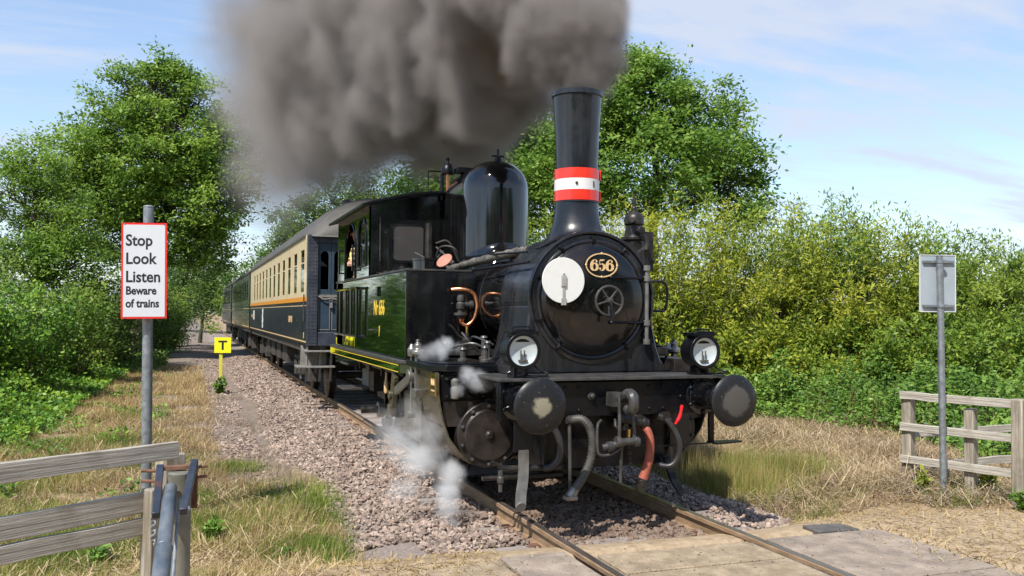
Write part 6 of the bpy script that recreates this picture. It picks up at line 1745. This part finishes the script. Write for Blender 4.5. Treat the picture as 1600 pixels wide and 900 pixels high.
blades("long_grass", x, y, nrg.uniform(.12, .50, len(x)) * (.6 + .6 * vnoise(x, y, .6, 74)), .5, nrg.uniform(.004, .009, len(x)), M['grass'])
# trodden straw and crumbs on the lane
x = np.concatenate([nrg.uniform(-4.5, -1.3, 9000), nrg.uniform(1.6, 8, 12000)]); y = np.concatenate([nrg.uniform(-3.2, 1.0, 9000), nrg.uniform(-3, .7, 12000)])
straws("straw_crumbs", x, y, nrg.uniform(.02, .12, len(x)), nrg.uniform(.003, .008, len(x)), M['straw'], .01)
# crumbs of earth, small stones and clods on the lane
x = np.concatenate([nrg.uniform(-4.5, -1.4, 5000), nrg.uniform(1.5, 7, 7000)]); y = np.concatenate([nrg.uniform(-3.2, 1.2, 5000), nrg.uniform(-3, .9, 7000)])
straws("earth_crumbs", x, y, nrg.uniform(.006, .026, len(x)), nrg.uniform(.004, .012, len(x)), M['dead'], .006)
x = nrg.uniform(-1.9, 2.0, 2600); y = nrg.uniform(-3.2, -.4, 2600); n = len(x)
k = np.abs(np.abs(x) - .7525) > .1; x, y = x[k], y[k]; n = len(x); a = nrg.uniform(0, 6.283, n); s_ = np.clip(nrg.lognormal(math.log(.0045), .5, n), .002, .016)
c = np.stack([x, y, np.full(n, -.009)], -1); d = np.stack([np.cos(a), np.sin(a), nrg.uniform(0, .5, n)], -1) * s_[:, None]; p = np.stack([-np.sin(a), np.cos(a), nrg.uniform(0, .5, n)], -1) * (s_ * .6)[:, None]
fast_mesh("slab_grit", np.stack([c - d * .5 - p, c + d - p * .4, c + d * .6 + p, c - d + p * .7], 1).reshape(-1, 3), 4, M['dead'], stuff=True)
# ---- single weeds
def weed(name, label, x, y, h, n, m, group="weeds", L=.07, wr=.5):
    z = G(x, y); t = empty(name, (x, y, z), label, "weed", group); mb = MB(); P = []; D = []
    for i in range(n):
        a = rnd.uniform(0, 6.283); hh = h * rnd.uniform(.5, 1); e = Vector((x + math.cos(a) * h * .5 * rnd.random(), y + math.sin(a) * h * .5 * rnd.random(), z + hh))
        mb.tube([Vector((x, y, z)), Vector((x, y, z)).lerp(e, .5) + Vector((0, 0, .02)), e], .004, 4)
        s = nrg.random((14, 1)); P.append(np.array((x, y, z)) * (1 - s) + np.array(e) * s); D.append(rdirs(14, .3, .5))
    build("stems", mb, M['grass'], t, stuff=True)
    P = np.concatenate(P); D = np.concatenate(D)
    fast_mesh("leaves", leaf_quads(P, D, L * nrg.uniform(.6, 1.3, len(P)), wr), 4, m, t, stuff=True, at=(x, y, z))
weed("weed", "bright green weed growing right of the round gate post", -3.30, 1.75, .22, 22, M['nettle'])
weed("weed", "small green weed in the dry grass below the ballast edge", -2.75, 1.0, .13, 16, M['nettle'])
weed("weed", "green weed between the fence boards in the left foreground", -4.2, 1.3, .2, 16, M['nettle'])
weed("weed", "yellow green weed left of the near right fence post", 4.55, .75, .28, 18, M['willow'])
weed("weed", "yellow green weed at the foot of the right signpost", 3.66, .72, .24, 18, M['willow'])
weed("weed", "green tuft around the foot of the yellow marker sign", -2.8, 17.0, .45, 34, M['nettle'], L=.10)
weed("weed", "dark green weed at the base of the near right fence post", 4.12, -.08, .2, 16, M['nettle'])

# unseen wood added behind the camera to darken reflections in paint and glass
n = 14000
x = nrg.uniform(-45, 40, n); y = -26 - 8 * nrg.random(n) - .004 * x * x
z = -.3 + (10.5 + 3.5 * (vnoise(x, y, 6, 91) - .5)) * nrg.random(n) ** .8
fast_mesh("unseen_woodland", leaf_quads(np.stack([x, y, z], -1), rdirs(n, 0, .7), nrg.uniform(.7, 1.35, n), .6), 4, M['dark'], stuff=True)
# ================================================================== engine driver at the cab opening
def person_driver():
    p = empty("person", (-1.07, 6.76, 1.34), "engine driver with a pink face and checked brown shirt, looking out of the cab opening", "person")
    J = {'pel': (-1.02, 6.42, 2.18), 'spine': (-1.04, 6.41, 2.42), 'chest': (-1.08, 6.38, 2.64), 'neck': (-1.13, 6.36, 2.78), 'head': (-1.18, 6.33, 2.90), 'crown': (-1.19, 6.35, 3.0),
         'lh': (-.93, 6.42, 2.15), 'lk': (-.92, 6.38, 1.76), 'la': (-.92, 6.44, 1.38), 'lt': (-.92, 6.28, 1.335), 'rh': (-1.11, 6.42, 2.15), 'rk': (-1.12, 6.38, 1.76), 'ra': (-1.12, 6.44, 1.38), 'rt': (-1.12, 6.28, 1.335),
         'ls': (-.93, 6.46, 2.68), 'le': (-.86, 6.42, 2.42), 'lw': (-.95, 6.22, 2.38), 'rs': (-1.20, 6.30, 2.66), 're': (-1.28, 6.18, 2.44), 'rw': (-1.32, 6.0, 2.44)}
    J = {k: (v[0] - .05, v[1] + .34, v[2] + .05) for k, v in J.items()}
    E = [('pel', 'spine'), ('spine', 'chest'), ('chest', 'neck'), ('neck', 'head'), ('head', 'crown'), ('pel', 'lh'), ('lh', 'lk'), ('lk', 'la'), ('la', 'lt'), ('pel', 'rh'), ('rh', 'rk'), ('rk', 'ra'), ('ra', 'rt'), ('chest', 'ls'), ('ls', 'le'), ('le', 'lw'), ('chest', 'rs'), ('rs', 're'), ('re', 'rw')]
    rad = dict(pel=.13, spine=.125, chest=.14, neck=.055, head=.085, crown=.07, lh=.09, lk=.06, la=.045, lt=.04, rh=.09, rk=.06, ra=.045, rt=.04, ls=.065, le=.045, lw=.032, rs=.065, re=.045, rw=.032)
    def skin(name, names, m, extra=1.0, edges=None):
        ks = list(names); me = bpy.data.meshes.new(name); org = ORG[p.name]
        me.from_pydata([tuple(Vector(J[k]) - org) for k in ks], [(ks.index(a), ks.index(b)) for a, b in (edges or E) if a in ks and b in ks], [])
        o = bpy.data.objects.new(name, me); put(o, p, org)
        o.modifiers.new("skin", 'SKIN'); sv = me.skin_vertices[0].data
        for i, k in enumerate(ks):
            sv[i].radius = (rad[k] * extra, rad[k] * extra); sv[i].use_root = i == 0
        s = o.modifiers.new("sub", 'SUBSURF'); s.levels = s.render_levels = 2
        me.materials.append(m); return o
    skin("body", J.keys(), M['skin'])
    ck = mat("checked_brown_shirt", (.10, .045, .025), (.13, .06, .03), 20, .8)
    nt = ck.node_tree; N, L = nt.nodes, nt.links; b = N["Principled BSDF"]
    src = b.inputs["Base Color"].links[0].from_socket; tc = N.new("ShaderNodeTexCoord"); last = src
    for ax in ('X', 'Z'):
        w = N.new("ShaderNodeTexWave"); w.bands_direction = ax; w.inputs["Scale"].default_value = 4.2; L.new(tc.outputs["Object"], w.inputs[0])
        mr = N.new("ShaderNodeMapRange"); mr.inputs[1].default_value = .84; mr.inputs[2].default_value = .9; L.new(w.outputs["Fac"], mr.inputs[0])
        mx = N.new("ShaderNodeMix"); mx.data_type = 'RGBA'; L.new(mr.outputs[0], mx.inputs[0]); L.new(last, mx.inputs[6]); mx.inputs[7].default_value = (.70, .46, .16, 1); last = mx.outputs[2]
    L.new(last, b.inputs["Base Color"])
    skin("shirt", ('pel', 'spine', 'chest', 'ls', 'le', 'rs', 're'), ck, 1.13)
    skin("trousers", ('pel', 'lh', 'lk', 'la', 'rh', 'rk', 'ra'), M['varnish'], 1.12)
    h = Vector(J['head'])
    mb = MB().sphere(h + Vector((.005, .02, .055)), .098, 14, (.92, 1.0, .80))
    build("cap", mb, M['satin'], p); 
    mb = MB().lathe([(.10, 0), (.12, .008), (.10, .014)], h + Vector((-.02, -.03, .06)), (-.2, -.3, 1), 14)
    build("cap_peak", mb, M['satin'], p)
    f = Vector((-.45, -.89, 0)).normalized(); s = Vector((-f.y, f.x, 0))
    mb = MB().sphere(h + f * .092 + Vector((0, 0, -.012)), .016, 8, (1, 1, 1.3))
    for k in (-1, 1):
        mb.sphere(h + s * k * .085 + Vector((0, 0, -.005)), .022, 8, (.6, .9, 1.3))
    build("nose_and_ears", mb, M['skin'], p)
    mb = MB()
    for k in (-1, 1):
        mb.sphere(h + f * .080 + s * k * .032 + Vector((0, 0, .014)), .010, 8)
    mb.tube([h + f * .086 + s * -.025 + Vector((0, 0, -.048)), h + f * .091 + Vector((0, 0, -.050)), h + f * .086 + s * .025 + Vector((0, 0, -.048))], .004, 5)
    build("eyes_and_mouth", mb, M['underframe'], p)
    for hnd, el in (('lw', 'le'), ('rw', 're')):
        w = Vector(J[hnd]); d = (w - Vector(J[el])).normalized(); u = Vector((0, 0, 1)); q = d.cross(u).normalized(); u = q.cross(d)
        mb = MB().box(w + d * .05, (.001, .001, .001))
        mb = MB()
        pts = [w - d * .01, w + d * .03, w + d * .085]
        mb.tube(pts, [.028, .036, .034], 10)
        for i, (o_, l) in enumerate(((-.027, .062), (-.009, .074), (.009, .070), (.027, .054))):
            b0_ = w + d * .085 + q * o_
            mb.tube([b0_ - d * .02, b0_ + d * l * .45, b0_ + d * l * .75 - u * .02, b0_ + d * l * .7 - u * .045], [.0095, .009, .0082, .007], 7)
        mb.tube([w + d * .02 - q * .03, w + d * .055 - q * .052 - u * .012, w + d * .09 - q * .048 - u * .03], [.011, .010, .008], 7)
        build("hand", mb, M['skin'], p)
person_driver()

# ================================================================== smoke and steam (real volumes)
def smokemat(name, color, dens, aniso, absorb=(0, 0, 0)):
    m = bpy.data.materials.new(name); m.use_nodes = True
    nt = m.node_tree; N, L = nt.nodes, nt.links
    N.remove(N["Principled BSDF"]); out = N["Material Output"]
    v = N.new("ShaderNodeVolumePrincipled")
    v.inputs["Color"].default_value = (*color, 1)
    v.inputs["Density"].default_value = dens
    v.inputs["Density Attribute"].default_value = "density"
    v.inputs["Anisotropy"].default_value = aniso
    L.new(v.outputs[0], out.inputs["Volume"])
    return m
def cloud_volume(name, puffs, m, lo, hi, vox, warp, label=None, bscale=.8, eat=.8, grad=(2, 26, 2.8, .6, 6.0)):
    """volume grid made from overlapping soft puffs whose space is stirred by noise: (x, y, z, radius, strength)"""
    g = bpy.data.node_groups.new(name, 'GeometryNodeTree')
    g.interface.new_socket("Geometry", in_out='INPUT', socket_type='NodeSocketGeometry')
    g.interface.new_socket("Geometry", in_out='OUTPUT', socket_type='NodeSocketGeometry')
    N, L = g.nodes, g.links
    out = N.new("NodeGroupOutput"); pos = N.new("GeometryNodeInputPosition").outputs[0]
    def math_(op, a, b=None, c=None, clamp=False):
        n = N.new("ShaderNodeMath"); n.operation = op; n.use_clamp = clamp
        for i, q in enumerate((a, b, c)):
            if q is None: continue
            if isinstance(q, (int, float)): n.inputs[i].default_value = q
            else: L.new(q, n.inputs[i])
        return n.outputs[0]
    def vmath(op, a, b=None, s=None):
        n = N.new("ShaderNodeVectorMath"); n.operation = op
        L.new(a, n.inputs[0])
        if b is not None:
            if isinstance(b, tuple): n.inputs[1].default_value = b
            else: L.new(b, n.inputs[1])
        if s is not None: n.inputs[3].default_value = s
        return n
    def noise(vec, scale, det, col=True, rough=.55):
        n = N.new("ShaderNodeTexNoise"); n.inputs["Scale"].default_value = scale; n.inputs["Detail"].default_value = det; n.inputs["Roughness"].default_value = rough
        L.new(vec, n.inputs["Vector"]); return n.outputs["Color" if col else "Fac"] if "Fac" in n.outputs else n.outputs[1 if col else 0]
    # stir
    p = pos
    for (sc, amp, det) in warp:
        nz = noise(pos, sc, det)
        ctr = vmath('SUBTRACT', nz, (.5, .5, .5)).outputs[0]
        p = vmath('ADD', p, vmath('SCALE', ctr, None, amp).outputs[0]).outputs[0]
    acc = None
    for (x, y, z, r, s, soft) in puffs:
        d = vmath('DISTANCE', p, (x, y, z)).outputs["Value"]
        mr = N.new("ShaderNodeMapRange"); mr.interpolation_type = 'SMOOTHSTEP'
        L.new(d, mr.inputs[0]); mr.inputs[1].default_value = r; mr.inputs[2].default_value = r * (1 - soft); mr.inputs[3].default_value = 0; mr.inputs[4].default_value = s
        acc = mr.outputs[0] if acc is None else math_('MAXIMUM', acc, mr.outputs[0])
    # cauliflower billows: the puff edges are eaten away by ridged noise, sharply near the source and softly far from it
    bl = noise(pos, bscale, 4, False, .55)
    bl = math_('ABSOLUTE', math_('MULTIPLY_ADD', bl, 2.0, -1.0))
    sy = N.new("ShaderNodeSeparateXYZ"); L.new(pos, sy.inputs[0])
    def fade(y0, y1, a, b):
        m_ = N.new("ShaderNodeMapRange"); L.new(sy.outputs[1], m_.inputs[0])
        for q, v in zip((1, 2, 3, 4), (y0, y1, a, b)): m_.inputs[q].default_value = v
        return m_.outputs[0]
    dd = math_('SUBTRACT', acc, math_('MULTIPLY_ADD', bl, eat, .03))
    dd = math_('MULTIPLY', dd, fade(y0=grad[0], y1=grad[1], a=grad[2], b=grad[3]), None, True)
    if grad[4]:
        st = math_('DIVIDE', 1.0, math_('MULTIPLY_ADD', math_('POWER', math_('DIVIDE', sy.outputs[1], grad[4]), 1.45), 1.0, 1.0))
        dd = math_('MULTIPLY', dd, st)
    fine = noise(pos, bscale * 3.1, 3, False, .6)
    dd = math_('MULTIPLY', dd, math_('MULTIPLY_ADD', fine, 1.6, .15))
    dd = math_('MAXIMUM', dd, 0.0)
    vc = N.new("GeometryNodeVolumeCube")
    L.new(dd, vc.inputs["Density"])
    vc.inputs["Min"].default_value = lo; vc.inputs["Max"].default_value = hi
    for i, a in enumerate("XYZ"):
        vc.inputs["Resolution " + a].default_value = max(2, int((hi[i] - lo[i]) / vox))
    sm = N.new("GeometryNodeSetMaterial"); sm.inputs["Material"].default_value = m
    L.new(vc.outputs[0], sm.inputs[0]); L.new(sm.outputs[0], out.inputs[0])
    me = bpy.data.meshes.new(name); me.materials.append(m)
    o = bpy.data.objects.new(name, me); put(o, None, Vector((0, 0, 0)))
    md = o.modifiers.new("volume", 'NODES'); md.node_group = g
    o["kind"] = "stuff"
    if label: o["label"] = label
    return o
rs = random.Random(5)
PF = [(0, 1.37, 3.98, .27, 1.0, .3), (-.02, 1.45, 4.2, .40, 1.0, .3), (-.03, 1.7, 4.55, .62, 1.0, .3), (0, 2.2, 4.95, .85, 1.0, .3), (-.05, 2.9, 5.3, 1.05, 1.0, .4)]
for (y, zc, dx, r, n) in ((3.6, 5.4, .4, 1.0, 5), (4.8, 5.6, .55, 1.25, 6), (6.2, 6.0, .7, 1.5, 7), (8.0, 6.4, .9, 1.8, 8), (10.2, 6.8, 1.1, 2.05, 9), (13, 7.4, 1.3, 2.3, 10), (16.5, 8.0, 1.4, 2.5, 10), (20.5, 8.7, 1.5, 2.7, 10), (25, 9.4, 1.6, 2.9, 9), (30, 10, 1.7, 3.0, 9), (36, 10.6, 1.8, 3.2, 8), (43, 10.8, 1.9, 3.4, 8)):
    for k in range(n):
        PF.append((rs.uniform(-dx, dx) + .15 * dx, y + rs.uniform(-.12, .12) * y, zc + rs.uniform(-.6, .95) * r, r * rs.uniform(.5, .95), 1.0, min(.95, .62 + .014 * y)))
for (y, z, r) in ((4.5, 5.05, .55), (6, 5.15, .7), (8, 5.35, .85), (10.5, 5.35, 1.0), (13.5, 5.3, 1.1), (17, 5.6, 1.3), (21, 6.0, 1.5), (26, 6.4, 1.8), (32, 6.8, 2.1), (39, 7.2, 2.5)):
    for k in range(2):
        PF.append((rs.uniform(-.7, .7), y + rs.uniform(-.6, .6), z + rs.uniform(-.2, .3), r * rs.uniform(.8, 1.25), .78, .95))
for k in range(26):          # ragged lower fringe and the thin haze trailing behind the coaches
    y = 4.5 + 16 * rs.random(); PF.append((rs.uniform(-.9, .6), y, 4.85 + .05 * y + rs.uniform(-.35, .3), rs.uniform(.35, .6) + .02 * y, .8, .9))
for k in range(22):
    y = 11 + 26 * rs.random(); zz_ = rs.uniform(.3, 1.7); PF.append((-.6 - 1.1 * zz_ + rs.uniform(-.3, .5), y, 5.0 + .17 * y * zz_, 1.0 + .045 * y, .72, .97))
SM = smokemat("coal_smoke", (.43, .40, .38), 7.0, .0)
cloud_volume("smoke_plume", PF, SM, (-4.8, .8, 3.3), (4.5, 47, 14.0), .085, [(.4, 1.2, 2), (1.1, .8, 3), (2.6, .3, 3)], bscale=.85, eat=.8)
ST = smokemat("white_steam", (.97, .98, .99), 6.0, -.1)
cloud_volume("cylinder_steam", [(-1.30, 1.22, .30, .20, 1.0, .8), (-1.34, 1.15, .14, .17, 1.0, .8), (-1.32, 1.25, .0, .15, .9, .8), (-1.30, 1.2, -.12, .12, .8, .8), (-1.48, 1.45, .42, .27, .8, .9), (-1.55, 1.85, .48, .32, .55, .9), (-1.58, 2.4, .52, .34, .4, .9), (-1.55, 3.0, .58, .34, .22, .9), (-1.62, 1.5, .15, .22, .5, .9), (-1.46, 1.4, .72, .22, .4, .9), (-1.5, 2.0, .8, .25, .25, .9)],
             ST, (-2.1, .7, -.3), (-1.0, 3.6, 1.2), .024, [(2.4, .34, 2), (6, .20, 3)], bscale=5.5, eat=.5, grad=(1, 3.4, 1.1, .5, 0))
ST2 = smokemat("thin_white_steam", (.95, .97, .99), 9.0, -.1)
cloud_volume("valve_steam", [(-1.08, 1.12, 1.17, .14, .9, .8), (-1.17, 1.10, 1.21, .12, .9, .8), (-1.26, 1.12, 1.10, .10, .5, .8), (-.98, 1.1, 1.13, .09, .5, .8), (-1.33, 1.62, 1.42, .14, .8, .8), (-1.24, 1.6, 1.48, .12, .8, .8), (-1.42, 1.7, 1.40, .12, .6, .8), (-1.12, 1.65, 1.44, .10, .4, .8)],
             ST2, (-1.75, .85, .85), (-.75, 2.0, 1.8), .016, [(4, .16, 2), (11, .08, 3)], bscale=9, eat=.55, grad=(0, 2, 1.1, 1.0, 0))
